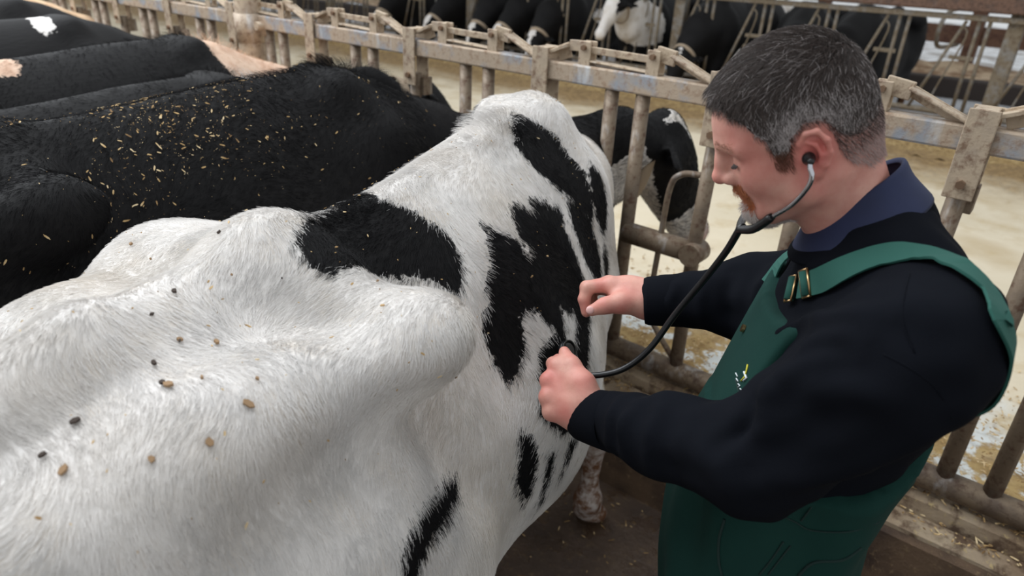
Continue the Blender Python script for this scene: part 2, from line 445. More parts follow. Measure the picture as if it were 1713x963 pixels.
def barrel(F, P, k=.05, grow=1.0):
    (yy, T), (_, W), (_, Mz), (_, B), (_, n) = profile(P['y'], P['T'], P['W'], P['M'], P['B'], P['n'])
    y0, y1 = P['y'][0], P['y'][-1]
    bend = P.get('bend')
    def f(X, Y, Z):
        y = np.clip(Y, y0, y1)
        t, w_, m_, b_, nn = [np.interp(y.ravel(), yy, q).reshape(y.shape) for q in (T, W, Mz, B, n)]
        if bend: X = X - np.interp(y.ravel(), bend[0], bend[1]).reshape(y.shape)
        w_ = w_ * grow
        q = np.where(Y < y0, (y0 - Y) / .10, np.where(Y > y1, (Y - y1) / .12, 0))
        dz = Z - m_; up = dz > 0
        h_ = np.where(up, t - m_, m_ - b_); e = np.where(up, nn, 2.2)
        f_ = ((np.abs(X) / w_ + 1e-6)**e + (np.abs(dz) / h_ + 1e-6)**e)**(1 / e)
        f_ = np.sqrt(f_ * f_ + q * q)
        return (f_ - 1) * np.minimum(w_, h_) * .85
    F.fn(f, (-.6, y0 - .15, .4), (.6, y1 + .2, 1.6), k)
def unit(v): v = np.array(v, float); return v / np.linalg.norm(v)
def cow_head(F, poll, muz, lat, sc=1.0, ears=True):
    e1 = unit(np.array(muz) - poll); e2 = unit(lat - e1 * np.dot(lat, e1)); e3 = np.cross(e2, e1)
    if e3[2] < 0 and abs(e3[2]) > .3: e3 = -e3
    ax = [e2, e1, e3]; p = np.array(poll, float)
    A = lambda a, b, c: p + e2 * a * sc + e1 * b * sc + e3 * c * sc
    F.ell(A(0, .10, -.045), (.098*sc, .15*sc, .10*sc), .05, ax)
    F.ell(A(0, .06, .005), (.075*sc, .10*sc, .05*sc), .04, ax)
    F.ell(A(0, .0, .0), (.06*sc, .05*sc, .05*sc), .04, ax)
    F.cap(A(0, .16, -.02), A(0, .40, -.03), .068*sc, .050*sc, .05)
    F.ell(A(0, .445, -.035), (.068*sc, .055*sc, .058*sc), .03, ax)
    F.cap(A(0, .14, -.12), A(0, .40, -.075), .060*sc, .032*sc, .05)
    F.ell(A(.055, .17, -.075), (.035*sc, .11*sc, .07*sc), .03, ax); F.ell(A(-.055, .17, -.075), (.035*sc, .11*sc, .07*sc), .03, ax)
    for s_ in (-1, 1):
        F.ell(A(s_*.082, .165, -.005), (.022*sc, .035*sc, .022*sc), .02, ax)      # brow over the eye
        F.ell(A(s_*.032, .475, -.02), (.014*sc, .012*sc, .016*sc), .012, ax, 'sub')  # nostril
        if ears:
            d = unit(e2 * s_ * .88 - e1 * .12 - e3 * .42); nx = unit(np.cross(d, e3)); nz = np.cross(d, nx)
            F.ell(A(s_*.10, .045, -.045) + d * .075 * sc, (.105*sc, .046*sc, .018*sc), .02, [d, nx, nz])
            F.ell(A(s_*.10, .045, -.045) + d * .09 * sc - nz * np.sign(nz.dot(e1)) * -.018 * sc, (.075*sc, .028*sc, .014*sc), .01, [d, nx, nz], 'sub')
    return A, (e1, e2, e3)
def legs(F, front=((.155, 1.02), (-.155, 1.02)), k=.05, hind=True, top=.12, dx=0):
    for x, y in front:
        F.chain([(x + dx, y - .10, .95), (x + dx * .6, y - .05, .74), (x * .95, y + .05, .42), (x, y + .05, .16), (x, y + .07, .08)], [top, top * .63, .047, .034, .042], k)
        F.ell((x * .95, y + .055, .42), (.052, .05, .06), .03)
        F.ell((x, y + .05, .14), (.047, .05, .045), .03)
        for s_ in (-.026, .026): F.cap((x + s_, y + .085, .062), (x + s_ * 1.1, y + .12, .03), .036, .026, .015)
    if not hind: return
    for s_ in (-1, 1):
        F.chain([(s_*.19, -.16, 1.08), (s_*.21, .03, .86), (s_*.19, -.20, .64), (s_*.19, -.40, .50), (s_*.19, -.33, .16), (s_*.19, -.31, .09)], [.15, .13, .08, .048, .038, .045], k)
        F.ell((s_*.19, -.42, .52), (.042, .05, .06), .03)
        for q in (-.026, .026): F.cap((s_*.19 + q, -.29, .055), (s_*.19 + q, -.25, .03), .036, .026, .015)
def cow_body(F, P, low=False):
    barrel(F, P, .06)
    # hooks, pins, rump
    for s_ in (-1, 1):
        hk = P.get('hookL' if s_ < 0 else 'hook', P.get('hook', (.275, .0, 1.335)))
        F.cap((0, -.02, 1.375), (s_*hk[0]*.85, hk[1], hk[2]), .040, .045, .09)
        F.ell((s_*hk[0], hk[1], hk[2] - .01), (.055, .085, .058), .07)
        F.cap((s_*hk[0], hk[1] - .03, hk[2] - .03), (s_*.13, -.50, 1.25), .045, .05, .10)
        F.ell((s_*.19, -.22, 1.02), (.115, .22, .33), .10)
        F.ell((s_*.22, .10, .80), (.075, .12, .16), .10)         # flank / stifle
    F.cap((0, -.30, 1.375), (0, -.50, 1.33), .04, .035, .06)
    F.cap((0, -.52, 1.33), (0, -.60, 1.15), .03, .022, .03); F.cap((0, -.60, 1.15), (0, -.60, .55), .020, .014, .02); F.ell((0, -.60, .45), (.04, .04, .13), .03)
    F.ell((0, -.12, .66), (.15, .17, .13), .06)                    # udder
    for s_ in (-1, 1):
        for y in (-.2, -.04): F.cap((s_*.07, y, .56), (s_*.08, y, .49), .016, .012, .015)
    # shoulders
    for s_ in (-1, 1):
        sw = P.get('sw', 1)
        sx = P.get('sx', 0)
        F.ell((s_*.20*sw + sx, .88, 1.05), (.105*sw, .15, .30), .08)
        F.cap((s_*.09*sw + sx, .84, 1.42), (s_*.22*sw + sx, .98, 1.0), .05, .07, .08)
    F.ell((0, 1.08, .80), (.13, .14, .20), .08)                    # brisket
MATS_COW = {}
def coat_mat(name, black=g(15, 14, 15), white=g(226, 222, 218), edge=.012, escale=60, dirt=0, rough=.75, tint=None):
    m = mat(name, white, rough, 0, .25); t = NT(m)
    n = t.noise(escale, 4); nn = t.math('MULTIPLY', t.math('SUBTRACT', n, .5), edge * 4)
    v = t.math('ADD', t.attr('coat'), nn)
    f = t.ramp(v, [(.0, (0, 0, 0)), (.004, (1, 1, 1))])
    wn = t.noise(14, 5)
    wc = t.mix(t.ramp(wn, [(.45, (0, 0, 0)), (.7, (1, 1, 1))]), white, tint or g(208, 200, 190))
    if dirt:
        d = t.noise(26, 3); wc = t.mix(t.ramp(d, [(.70, (0, 0, 0)), (.76, (dirt, dirt, dirt))]), wc, g(120, 104, 88))
    pk = t.attr('pink'); wc = t.mix(pk, wc, g(206, 160, 148))
    c = t.mix(f, wc, black)
    mud = t.attr('mud'); c = t.mix(t.math('MULTIPLY', mud, t.ramp(t.noise(28, 7, rough=.7), [(.38, (.45, .45, .45)), (.58, (1, 1, 1))])), c, g(104, 70, 46))
    t.col(c)
    fb = t.noise(130, 4, stretch=(1, .18, .5)); t.bump(fb, .25, .006)
    return m
M['coat'] = coat_mat('holstein_coat')
M['coat_far'] = coat_mat('far_holstein_coat', edge=.02, escale=25)
M['coat_neck'] = coat_mat('holstein_coat_tan_neck', white=g(218, 190, 168), tint=g(196, 160, 136))
M['tan_coat'] = coat_mat('tan_coat', g(24, 22, 22), g(206, 178, 146), tint=g(184, 150, 118))
M['horn'] = mat('dark_eye', (.01, .008, .008), .1)
M['collar'] = mat('tan_strap', g(168, 150, 128), .8)
M['nose'] = mat('nose', g(150, 110, 104), .4)
def eyes(A, parent, sc=1.0):
    for s_ in (-1, 1):
        q = MB(); u, v = np.mgrid[0:PI:7j, 0:2*PI:11j]; r = .019 * sc; c = A(s_*.088, .165, -.018)
        P = np.stack([np.sin(u)*np.cos(v), np.sin(u)*np.sin(v), np.cos(u)], -1).reshape(-1, 3) * r + c
        q.add(P, [[i*11+j, (i+1)*11+j, (i+1)*11+j+1, i*11+j+1] for i in range(6) for j in range(10)])
        q.build('eye', M['horn'], parent, True)
def ring(c, n, ra, rb, wd=.045, th=.006, up=(0, 0, 1)):
    """flat strap loop around axis n"""
    n = unit(n); u = unit(np.cross(n, up)); v = np.cross(n, u); V = []; N = 28
    for i in range(N):
        a = 2*PI*i/N; d = u*math.cos(a)*ra + v*math.sin(a)*rb; dn = unit(u*math.cos(a)/ra + v*math.sin(a)/rb)
        for s_, o_ in ((-1, 0), (1, 0), (1, 1), (-1, 1)): V.append(np.array(c) + d + n*s_*wd/2 + dn*o_*th)
    F = [[i*4+j, i*4+(j+1) % 4, ((i+1) % N)*4+(j+1) % 4, ((i+1) % N)*4+j] for i in range(N) for j in range(4)]
    q = MB(); q.add(V, F); return q
def place(V, pos, yaw):
    c, s_ = math.cos(yaw), math.sin(yaw); V = np.asarray(V, float)
    return np.stack([V[..., 0]*c - V[..., 1]*s_, V[..., 0]*s_ + V[..., 1]*c, V[..., 2]], -1) + np.array(pos)
def unplace(V, pos, yaw):
    V = np.asarray(V, float) - np.array(pos); c, s_ = math.cos(yaw), math.sin(yaw)
    return np.stack([V[..., 0]*c + V[..., 1]*s_, -V[..., 0]*s_ + V[..., 1]*c, V[..., 2]], -1)
def standing_cow(name, label, pos, yaw, P, h, coatf, poll=(0, 1.66, 1.10), muz=(0, 1.90, .72), lat=(1, 0, 0), nk=None, mt='coat', group=None, collar=True, bump=.01, cr=(.125, .175), nr=(.22, .165, .125, .095)):
    """one whole cow, joints in local space: y to the head, x to its right, z up"""
    F = Field((-.62, -.72, 0), (.62, 2.25, 1.62), h)
    cow_body(F, P); legs(F, top=P.get('legtop', .12), dx=P.get('sx', 0))
    nk = nk or [(0, .95, 1.18), (0, 1.22, 1.15), (0, 1.45, 1.12)]
    pb = np.array(poll) + unit(np.array(muz) - poll) * .05 + np.array([0, -.06, -.06])
    F.chain(nk + [pb], list(nr), .08)
    F.chain([np.array(q) - [0, .02, .13] for q in nk], [.16, .13, .10, .08][:len(nk)], .10)
    A, ax = cow_head(F, poll, muz, lat, 1.06)
    if P.get('sub'):
        for c_, r_, k_ in P['sub']: F.ell(c_, r_, k_, op='sub')
    if P.get('add'):
        for c_, r_, k_ in P['add']: F.ell(c_, r_, k_)
    V, Q = F.mesh(2)
    V = V + vnormals(V, Q) * (bump * .5 * wav(V * [1, .7, 1], 2.2, 11))[:, None]
    W = place(V, pos, yaw)
    root = mk(name, W - np.array(pos), Q, M[mt]); root.location = pos
    tag(root, label, 'cow', group)
    black, pink, mud = coatf(V, A, ax)
    attr(root, 'coat', black); attr(root, 'pink', pink); attr(root, 'mud', mud)
    Aw = lambda a, b, c: place(A(a, b, c), pos, yaw)
    eyes(Aw, root)
    if collar:
        c_ = place(np.array(nk[-1]) * .55 + pb * .45 - [0, 0, .05], pos, yaw); n_ = place(pb, pos, yaw) - place(nk[-1], pos, yaw)
        ring(c_, n_, *cr, .045, .006).build('collar', M['collar'], root, True)
    return root, V, Q, W
def head_mask(V, A, ax, blaze=.035):
    """>0 black on the face outside a white blaze"""
    e1, e2, e3 = ax; o = A(0, 0, 0); q = V - o; b = q @ e1; a = q @ e2; c = q @ e3
    return a, b, c
def zero(V): return np.zeros(len(V))

# main cow -------------------------------------------------------------
HP = (-.84, .51, 0); HYAW = math.atan2(.17, .985)
P1 = dict(STAND); P1['hookL'] = (.30, .0, 1.29)
P1['T'] = [1.28, 1.35, 1.395, 1.42, 1.425, 1.435, 1.45, 1.475, 1.49, 1.455, 1.37, 1.28]
P1['add'] = [((-.17, .03, 1.295), (.13, .12, .07), .08)]
P1['W'] = [.13, .20, .23, .22, .27, .335, .352, .315, .26, .205, .16, .13]
P1['B'] = [.90, .82, .78, .74, .66, .60, .58, .59, .64, .70, .82, .94]
P1['bend'] = ([-.6, .4, .65, 1.0, 1.3], [0, 0, -.025, -.07, -.10])
P1['sw'] = .80; P1['sx'] = -.07; P1['legtop'] = .10; P1['sub'] = [((.42, .21, 1.24), (.16, .15, .13), .10), ((-.42, .21, 1.24), (.16, .15, .13), .10), ((.36, -.20, 1.26), (.10, .20, .07), .08)]
#SPOTS-BEGIN
SPOTS_B = [[(0.227, -0.107), (0.21, 0.058), (0.235, 0.136), (0.249, 0.228), (0.263, 0.31), (0.263, 0.385), (0.242, 0.472), (0.224, 0.537), (0.211, 0.548), (0.199, 0.528), (0.188, 0.463), (0.159, 0.389), (0.098, 0.311), (-0.024, 0.319), (-0.036, 0.241), (-0.031, 0.178), (-0.015, 0.14), (0.036, 0.065)], [(0.705, -0.003), (0.715, 0.025), (0.744, 0.066), (0.76, 0.13), (0.782, 0.185), (0.786, 0.23), (0.801, 0.293), (0.814, 0.359), (0.812, 0.45), (0.806, 0.556), (0.785, 0.631), (0.757, 0.567), (0.727, 0.483), (0.648, 0.371), (0.615, 0.266), (0.606, 0.19), (0.615, 0.125), (0.65, 0.056)], [(0.533, 0.375), (0.571, 0.419), (0.618, 0.481), (0.617, 0.531), (0.6, 0.549), (0.606, 0.675), (0.61, 0.778), (0.611, 0.911), (0.601, 1.041), (0.567, 1.186), (0.498, 1.308), (0.431, 1.446), (0.378, 1.551), (0.329, 1.593), (0.296, 1.501), (0.274, 1.384), (0.299, 1.272), (0.311, 1.176), (0.326, 1.099), (0.353, 1.065), (0.389, 1.07), (0.398, 1.044), (0.382, 0.993), (0.376, 0.933), (0.362, 0.859), (0.338, 0.823), (0.318, 0.864), (0.309, 0.941), (0.298, 1.024), (0.277, 1.067), (0.259, 1.127), (0.233, 1.118), (0.23, 1.049), (0.227, 0.95), (0.23, 0.845), (0.23, 0.774), (0.241, 0.724), (0.266, 0.704), (0.272, 0.639), (0.284, 0.581), (0.309, 0.546), (0.326, 0.499), (0.332, 0.463), (0.351, 0.402), (0.354, 0.355), (0.382, 0.447), (0.407, 0.517), (0.412, 0.633), (0.431, 0.627), (0.439, 0.568), (0.423, 0.512), (0.436, 0.449), (0.444, 0.392), (0.461, 0.352), (0.499, 0.414), (0.525, 0.442), (0.52, 0.386)], [(0.67, 0.459), (0.734, 0.496), (0.767, 0.573), (0.78, 0.707), (0.798, 0.872), (0.799, 0.987), (0.775, 1.113), (0.713, 1.028), (0.661, 0.845), (0.657, 0.683), (0.653, 0.55)], [(0.848, 0.854), (0.86, 0.933), (0.878, 1.084), (0.867, 1.228), (0.83, 1.171), (0.827, 0.959)], [(0.852, 0.349), (0.874, 0.389), (0.89, 0.473), (0.889, 0.579), (0.877, 0.699), (0.848, 0.782), (0.816, 0.629), (0.815, 0.516), (0.827, 0.422)], [(0.217, 1.409), (0.235, 1.468), (0.241, 1.555), (0.236, 1.661), (0.23, 1.807), (0.22, 1.877), (0.2, 1.769), (0.189, 1.675), (0.199, 1.586), (0.208, 1.487)], [(0.28, 1.613), (0.29, 1.678), (0.281, 1.765), (0.275, 1.89), (0.279, 2.021), (0.266, 1.873), (0.27, 1.734)], [(0.372, 1.686), (0.356, 1.765), (0.333, 1.832), (0.322, 1.893), (0.335, 1.757), (0.343, 1.668)], [(0.061, 1.386), (0.047, 1.452), (-0.03, 1.378), (-0.094, 1.327), (-0.125, 1.338), (-0.141, 1.371), (-0.146, 1.459), (-0.164, 1.407), (-0.161, 1.318), (-0.155, 1.245), (-0.131, 1.203), (-0.087, 1.201), (-0.018, 1.269), (0.038, 1.354)]]
SPOTS_W = [[(0.444, 0.923), (0.459, 1.005), (0.496, 1.033), (0.479, 1.117), (0.445, 1.207), (0.414, 1.221), (0.406, 1.118), (0.425, 1.046)]]
#SPOTS-END
def sdpoly(P, poll_):
    """signed distance to a polygon, positive inside"""
    poll_ = np.array(poll_); d = np.full(len(P), 1e9); ins = np.zeros(len(P), bool)
    for a, b in zip(poll_, np.roll(poll_, -1, 0)):
        e = b - a; w_ = P - a; t_ = np.clip((w_ @ e) / (e @ e + 1e-12), 0, 1)
        d = np.minimum(d, np.linalg.norm(w_ - t_[:, None] * e, axis=1))
        c_ = ((a[1] > P[:, 1]) != (b[1] > P[:, 1])) & (P[:, 0] < (b[0] - a[0]) * (P[:, 1] - a[1]) / (b[1] - a[1] + 1e-12) + a[0]); ins ^= c_
    return np.where(ins, d, -d)
def face_black(V, A, ax, low=-.10, blaze=.035, muz=.34):
    a, b, c = head_mask(V, A, ax)
    return np.minimum.reduce([muz - b + .3 * (-c), c - low + .10 * (b - .15) * 0, np.maximum(np.abs(a) - blaze - .03 * (b < .08), -.02 - c), np.full(len(V), .03)])
def coat_main(V, A=None, ax=None):
    x, y, z = V.T; th = np.arctan2(x, z - 1.0); UV = np.stack([y, th * .38], 1); S = np.array([1, .38])
    s = np.full(len(V), -.5)
    for q in SPOTS_B: s = np.maximum(s, sdpoly(UV, np.array(q) * S))
    for q in SPOTS_W: s = np.minimum(s, -sdpoly(UV, np.array(q) * S))
    s = s + .005
    far = .05 * (wav(V, 1.1, 31) - .4)                     # the side turned away from us
    s = np.where(th < -.35, far, s)
    s = np.where(z < .5, -.5, s)
    neck = np.minimum(y - 1.28 + .05 * wav(V, 4, 5), .05); s = np.where(y > 1.2, np.maximum(np.where(th < 3, neck, s), s * 0 - .5), s)
    if A is not None:
        a, b, c = head_mask(V, A, ax); hd = (b > -.05) & (y > 1.5)
        s = np.where(hd, face_black(V, A, ax, -.15, .03, .31), s)
    mud = np.clip((.55 - z) / .2, 0, 1)
    pk = np.zeros(len(V))
    if A is not None: pk = np.clip((b - .43) / .04, 0, 1) * (y > 1.5) * .7
    return s, pk, mud
poll1 = unplace(np.array([-1.14, 2.31, 1.26]), HP, HYAW); muz1 = unplace(np.array([-1.02, 2.50, .86]), HP, HYAW)
main, mV, mQ, mW = standing_cow('cow', 'white cow with black patches being examined, nearest the camera', HP, HYAW, P1, .013, coat_main, poll1, muz1, lat=(.75, -.66, 0), nk=[tuple(unplace(np.array(q_), HP, HYAW)) for q_ in ((-1.06, 1.38, 1.16), (-1.19, 1.68, 1.15), (-1.305, 1.97, 1.17), (-1.23, 2.14, 1.20))], cr=(.10, .135), nr=(.19, .145, .118, .112, .10))

def coat_rule(rule, face=True):
    def f(V, A, ax):
        s = rule(V) if rule else np.full(len(V), .05)
        a, b, c = head_mask(V, A, ax); hd = (b > -.05) & (V[:, 1] > 1.45)
        if face: s = np.where(hd, face_black(V, A, ax, -.3, .02, .42), s)
        mud = np.clip((.6 - V[:, 2]) / .3, 0, 1)
        return s, zero(V), mud
    return f
def blob(V, c, r): return (np.linalg.norm((V - np.array(c)) / np.array(r), axis=1) - 1) * min(r)
herd = [
 ('big black cow beside the white one, flecked with chaff along its back', -1.69, .41, .04, 'coat', 1.0, None),
 ('black cow between the chaff-flecked cow and the tan-necked one', -2.33, .46, .03, 'coat', .935, lambda V: blob(V, (0, 1.0, 1.44), (.12, .05, .06))),
 ('black cow with pale tan neck and a small pale patch on its loin', -2.86, .60, .03, 'coat_neck', .975, lambda V: np.minimum(np.minimum(.93 - V[:, 1] + .25 * (1.3 - V[:, 2]), .05) * 1.0, blob(V, (.07, .17, 1.45), (.09, .06, .06)))),
 ('black cow showing only a thin strip of back with one small white patch', -3.6, .42, .02, 'coat', .99, lambda V: blob(V, (.05, .74, 1.45), (.09, .04, .05))),
 ('all-black cow at the far left, next to the tan cow', -4.3, .42, .0, 'coat', 1.01, None),
 ('tan cow at the far left end of the row', -5.2, .4, .02, 'tan_coat', 1.05, lambda V: V[:, 0] * 0 - 1)]
HERD = []
for lab, x, y, yaw, mt, sc, rule in herd:
    P_ = STAND; kw = dict(poll=(.08, 1.84, 1.33), muz=(.24, 2.05, .99), nk=[(0, .95, 1.18), (.02, 1.22, 1.24), (.05, 1.55, 1.30)]) if x == -2.33 else {}
    r_, v_, q_, w_ = standing_cow('cow', lab, (x, y, 0), yaw, P_, .018 if x > -2 else .024, coat_rule(rule, mt != 'tan_coat'), mt=mt, group='cows standing at the near headlocks', **kw)
    r_.scale = (sc,) * 3; HERD.append((r_, v_, q_, w_, (x, y, 0), yaw, sc, rule))
main['group'] = 'cows standing at the near headlocks'
# ------------------------------------------------------------------ strands (hair, fur)
def strands(name, P, D, L, r, cols, mt, parent, npt=4, curl=None):
    """P roots, D unit directions (n,3) or list of per-segment directions, L lengths"""
    n = len(P); hc = bpy.data.hair_curves.new(name); hc.add_curves([npt] * n)
    pts = np.zeros((n, npt, 3)); pts[:, 0] = P
    for k in range(1, npt):
        d = D if not isinstance(D, list) else D[min(k - 1, len(D) - 1)]
        pts[:, k] = pts[:, k-1] + d * (L / (npt - 1))[:, None]
    off = np.array(parent_loc(parent)) if parent is not None else 0
    hc.points.foreach_set('position', (pts - off).astype(np.float32).ravel())
    a = hc.attributes.new('radius', 'FLOAT', 'POINT')
    rr = np.tile(np.linspace(1, .25, npt), n) * np.repeat(np.broadcast_to(r, n), npt)
    a.data.foreach_set('value', rr.astype(np.float32))
    a = hc.attributes.new('tint', 'FLOAT_COLOR', 'CURVE'); c = np.ones((n, 4), np.float32); c[:, :3] = cols
    a.data.foreach_set('color', c.ravel())
    hc.materials.append(mt)
    o = bpy.data.objects.new(name, hc); C.objects.link(o); o.parent = parent; o['kind'] = 'stuff'; return o
def sample(V, Q, n, w=None, seed=1):
    r = np.random.default_rng(seed)
    A = np.linalg.norm(np.cross(V[Q[:, 2]] - V[Q[:, 0]], V[Q[:, 3]] - V[Q[:, 1]]), axis=1)
    if w is not None: A = A * w
    i = r.choice(len(Q), n, p=A / A.sum()); u, v = r.random((2, n, 1))
    q = V[Q[i]]; P = q[:, 0]*(1-u)*(1-v) + q[:, 1]*u*(1-v) + q[:, 2]*u*v + q[:, 3]*(1-u)*v
    N = np.cross(q[:, 2] - q[:, 0], q[:, 3] - q[:, 1]); N /= np.linalg.norm(N, axis=1)[:, None] + 1e-12
    return P, N, i
def nrm(v): return v / (np.linalg.norm(v, axis=-1, keepdims=True) + 1e-12)
m = mat('fur_strand', (.8, .8, .8), .7, 0, .2); t = NT(m); t.col(t.attr('tint', 'Color')); M['fur'] = m
m = mat('hair_strand', (.1, .1, .1), .45, 0, .4); t = NT(m); t.col(t.attr('tint', 'Color')); M['hairs'] = m

# ------------------------------------------------------------------ the man
m = mat('sweatshirt_cotton', g(16, 18, 23), .95, 0, .06); t = NT(m)
t.col(t.mix(t.noise(6, 3), g(13, 15, 20), g(19, 21, 27))); t.bump(t.noise(400, 3), .25, .001); M['shirt'] = m
m = mat('green_bib_cotton', g(20, 62, 54), .9, 0, .2); t = NT(m)
t.col(t.mix(t.noise(8, 4), g(13, 44, 40), g(19, 57, 50))); t.bump(t.noise(500, 3), .3, .001); M['green'] = m
M['greenseam'] = mat('green_seam', g(12, 40, 36), .9)
M['strap'] = mat('green_elastic_strap', g(28, 82, 72), .85)
m = mat('navy_turtleneck', g(24, 32, 62), .8); t = NT(m); t.col(t.mix(t.noise(20, 3), g(20, 27, 54), g(30, 40, 76))); M['navy'] = m
M['brass'] = mat('brass_buckle', g(200, 165, 120), .3, 1)
M['chrome'] = mat('chrome_tube', g(200, 200, 205), .12, 1)
M['rubber'] = mat('black_rubber', g(20, 20, 22), .35)
M['nail'] = mat('finger_nail', g(226, 178, 172), .3)
m = mat('skin', g(214, 150, 135), .5, 0, .4); t = NT(m)
c = t.mix(t.ramp(t.noise(40, 4), [(.35, (0, 0, 0)), (.7, (1, 1, 1))]), g(212, 160, 144), g(198, 138, 124))
c = t.mix(t.attr('flush'), c, g(206, 104, 98)); c = t.mix(t.attr('grey'), c, g(120, 100, 96))
c = t.mix(t.ramp(t.noise(330, 2), [(.66, (0, 0, 0)), (.74, (.35, .35, .35))]), c, g(180, 110, 84))
t.col(c); t.bump(t.noise(260, 4), .12, .002)
b_ = m.node_tree.nodes['Principled BSDF']; b_.inputs['Subsurface Weight'].default_value = .12; b_.inputs['Subsurface Radius'].default_value = (.01, .004, .002); b_.inputs['Subsurface Scale'].default_value = .5
M['skin'] = m
TO = np.array([-.121, .970]); TF = unit([-.90, -.44, 0])[:2]; TL = np.array([.44, -.90]); TL = TL / np.linalg.norm(TL)
def tw(f, l, z): return np.array([*(TO + TF * f + TL * l), z])
def tl(P): q = P[..., :2] - TO; return q @ TF, q @ TL
ZZ = [.80, .88, .95, 1.05, 1.15, 1.25, 1.33, 1.40, 1.45, 1.49, 1.52]
TB = [.180, .185, .180, .168, .168, .176, .182, .168, .125, .078, .062]
TA = [.125, .130, .130, .125, .124, .126, .128, .122, .100, .068, .058]
TC = [.07, .075, .08, .08, .068, .040, .016, .004, .018, .045, .06]
def torso(F, off=0, k=.02, z0=.80, z1=1.455):
    (yy, B), (_, A), (_, Cc) = profile(ZZ, TB, TA, TC)
    def f(X, Y, Z):
        b, a, c = [np.interp(Z.ravel(), yy, q).reshape(Z.shape) for q in (B, A, Cc)]
        p = (X - TO[0]) * TF[0] + (Y - TO[1]) * TF[1] - c; l = (X - TO[0]) * TL[0] + (Y - TO[1]) * TL[1]
        q = np.where(Z < z0, (z0 - Z) / .1, np.where(Z > z1, (Z - z1) / .05, 0))
        a = a + off; b = b + off
        r = (np.abs(p / a)**2.3 + np.abs(l / b)**2.3 + 1e-9)**(1 / 2.3)
        return (np.sqrt(r*r + q*q) - 1) * np.minimum(a, b) * .9
    F.fn(f, (TO[0] - .38, TO[1] - .35, z0 - .1), (TO[0] + .35, TO[1] + .35, z1 + .1), k)
Lsh, Lel, Lwr = at(1530, 585, .74), at(1266, 766, .865), at(985, 695, 1.10)
Rsh, Rel, Rwr = tw(.05, -.140, 1.345), at(1262, 500, 1.15), at(1092, 503, 1.19)
man = empty('person', (TO[0], TO[1], 0), 'man in black sweatshirt and green bib overalls, holding a stethoscope against the white cow', 'person')
# sweatshirt
F = Field((-.8, .4, .95), (.2, 1.4, 1.60), .006)
torso(F, 0); F.chain([Lsh, Lel], [.085, .070], .05); F.chain([Lel, (Lel*.55 + Lwr*.45), Lwr], [.070, .056, .040], .03)
F.chain([Rsh, Rel, Rwr + unit(Rel - Rwr)*.01], [.070, .064, .042], .04)
F.cap(at(1486, 408, .87), at(1552, 535, .80), .062, .070, .06)
F.d = np.maximum(F.d, 1.02 - F.ax[2][None, None, :])
# cloth folds
def fold(px, r=.010, k=.02, op='add', lift=0):
    P = [at(*p) for p in px]
    for a, b in zip(P[:-1], P[1:]): F.cap(a, b, r, r, k, op)
elb = at(1268, 782, .865)
SHIRT = F
V, Q = F.mesh(1); N = vnormals(V, Q)
def armco(V, a, b):
    d = unit(b - a); s = (V - a) @ d; return s
sL = armco(V, Lwr, Lel); sdist = np.linalg.norm((V - Lwr) - sL[:, None] * unit(Lel - Lwr), axis=1)
fw = wav(V * [1, 1, 1], 7, 5) * .5 + .5 * wav(V, 16, 6)
arm = np.exp(-(sdist / .09)**4) * (sL < .33)
# bunched wrinkles round the forearm plus long soft folds
wr = np.sin(sL * 75 + 2.2 * wav(V, 6, 9)) * arm * np.clip((sL - .02) / .05, 0, 1) * np.exp(-((sL - .1) / .09)**2)
disp = .0025 * fw + .003 * wr
B0 = BVHTree.FromPolygons(V.tolist(), Q.tolist())
for path, amp, wd in (([(1295, 575), (1340, 548), (1420, 528), (1490, 520)], .009, .014), ([(1320, 610), (1370, 572), (1450, 556)], .007, .012), ([(1300, 650), (1360, 606), (1430, 594)], .006, .012),
        ([(1036, 668), (1024, 705), (1022, 745)], .007, .010), ([(1066, 678), (1046, 720), (1052, 785)], .008, .012), ([(1100, 690), (1085, 735), (1090, 800)], .005, .012), ([(1150, 700), (1135, 760)], .004, .014),
        ([(1262, 676), (1240, 712), (1200, 745)], -.010, .012), ([(1310, 640), (1280, 668), (1270, 710)], .009, .016), ([(1290, 815), (1400, 790), (1500, 745), (1590, 690)], .006, .018), ([(1250, 770), (1330, 740), (1420, 690)], -.005, .020),
        ([(1380, 640), (1450, 660), (1520, 690)], .005, .02), ([(1290, 452), (1270, 490), (1265, 530)], .008, .014), ([(1180, 470), (1170, 505), (1180, 545)], .006, .012), ([(1130, 478), (1120, 505), (1130, 530)], .005, .009), ([(1225, 455), (1215, 500), (1225, 550)], -.006, .012)):
    P = []
    for p in spline([(a, b, 0) for a, b in path], 5)[:, :2]:
        d = unit(at(*p, 1) - at(*p, 0)); hh = B0.ray_cast(Vector((0, 0, 1.8)), Vector(d))
        if hh[0] is not None: P.append(np.array(hh[0]))
    if len(P) < 2: continue
    P = np.array(P); near = np.full(len(V), 9.0)
    for a, b in zip(P[:-1], P[1:]):
        e = b - a; t_ = np.clip(((V - a) @ e) / (e @ e + 1e-12), 0, 1); near = np.minimum(near, np.linalg.norm(V - a - t_[:, None] * e, axis=1))
    fade = np.clip(np.minimum(np.linalg.norm(V - P[0], axis=1), np.linalg.norm(V - P[-1], axis=1)) / .03, 0, 1) * .6 + .4
    disp += 1.5 * amp * fade * np.exp(-(near / wd)**2)
V = V + N * disp[:, None]
shirt = mk('sweatshirt', V, Q, M['shirt'], man); shirt['label'] = 'black long-sleeved sweatshirt'
SB = BVHTree.FromPolygons(V.tolist(), Q.tolist()); SV, SQ = V, Q
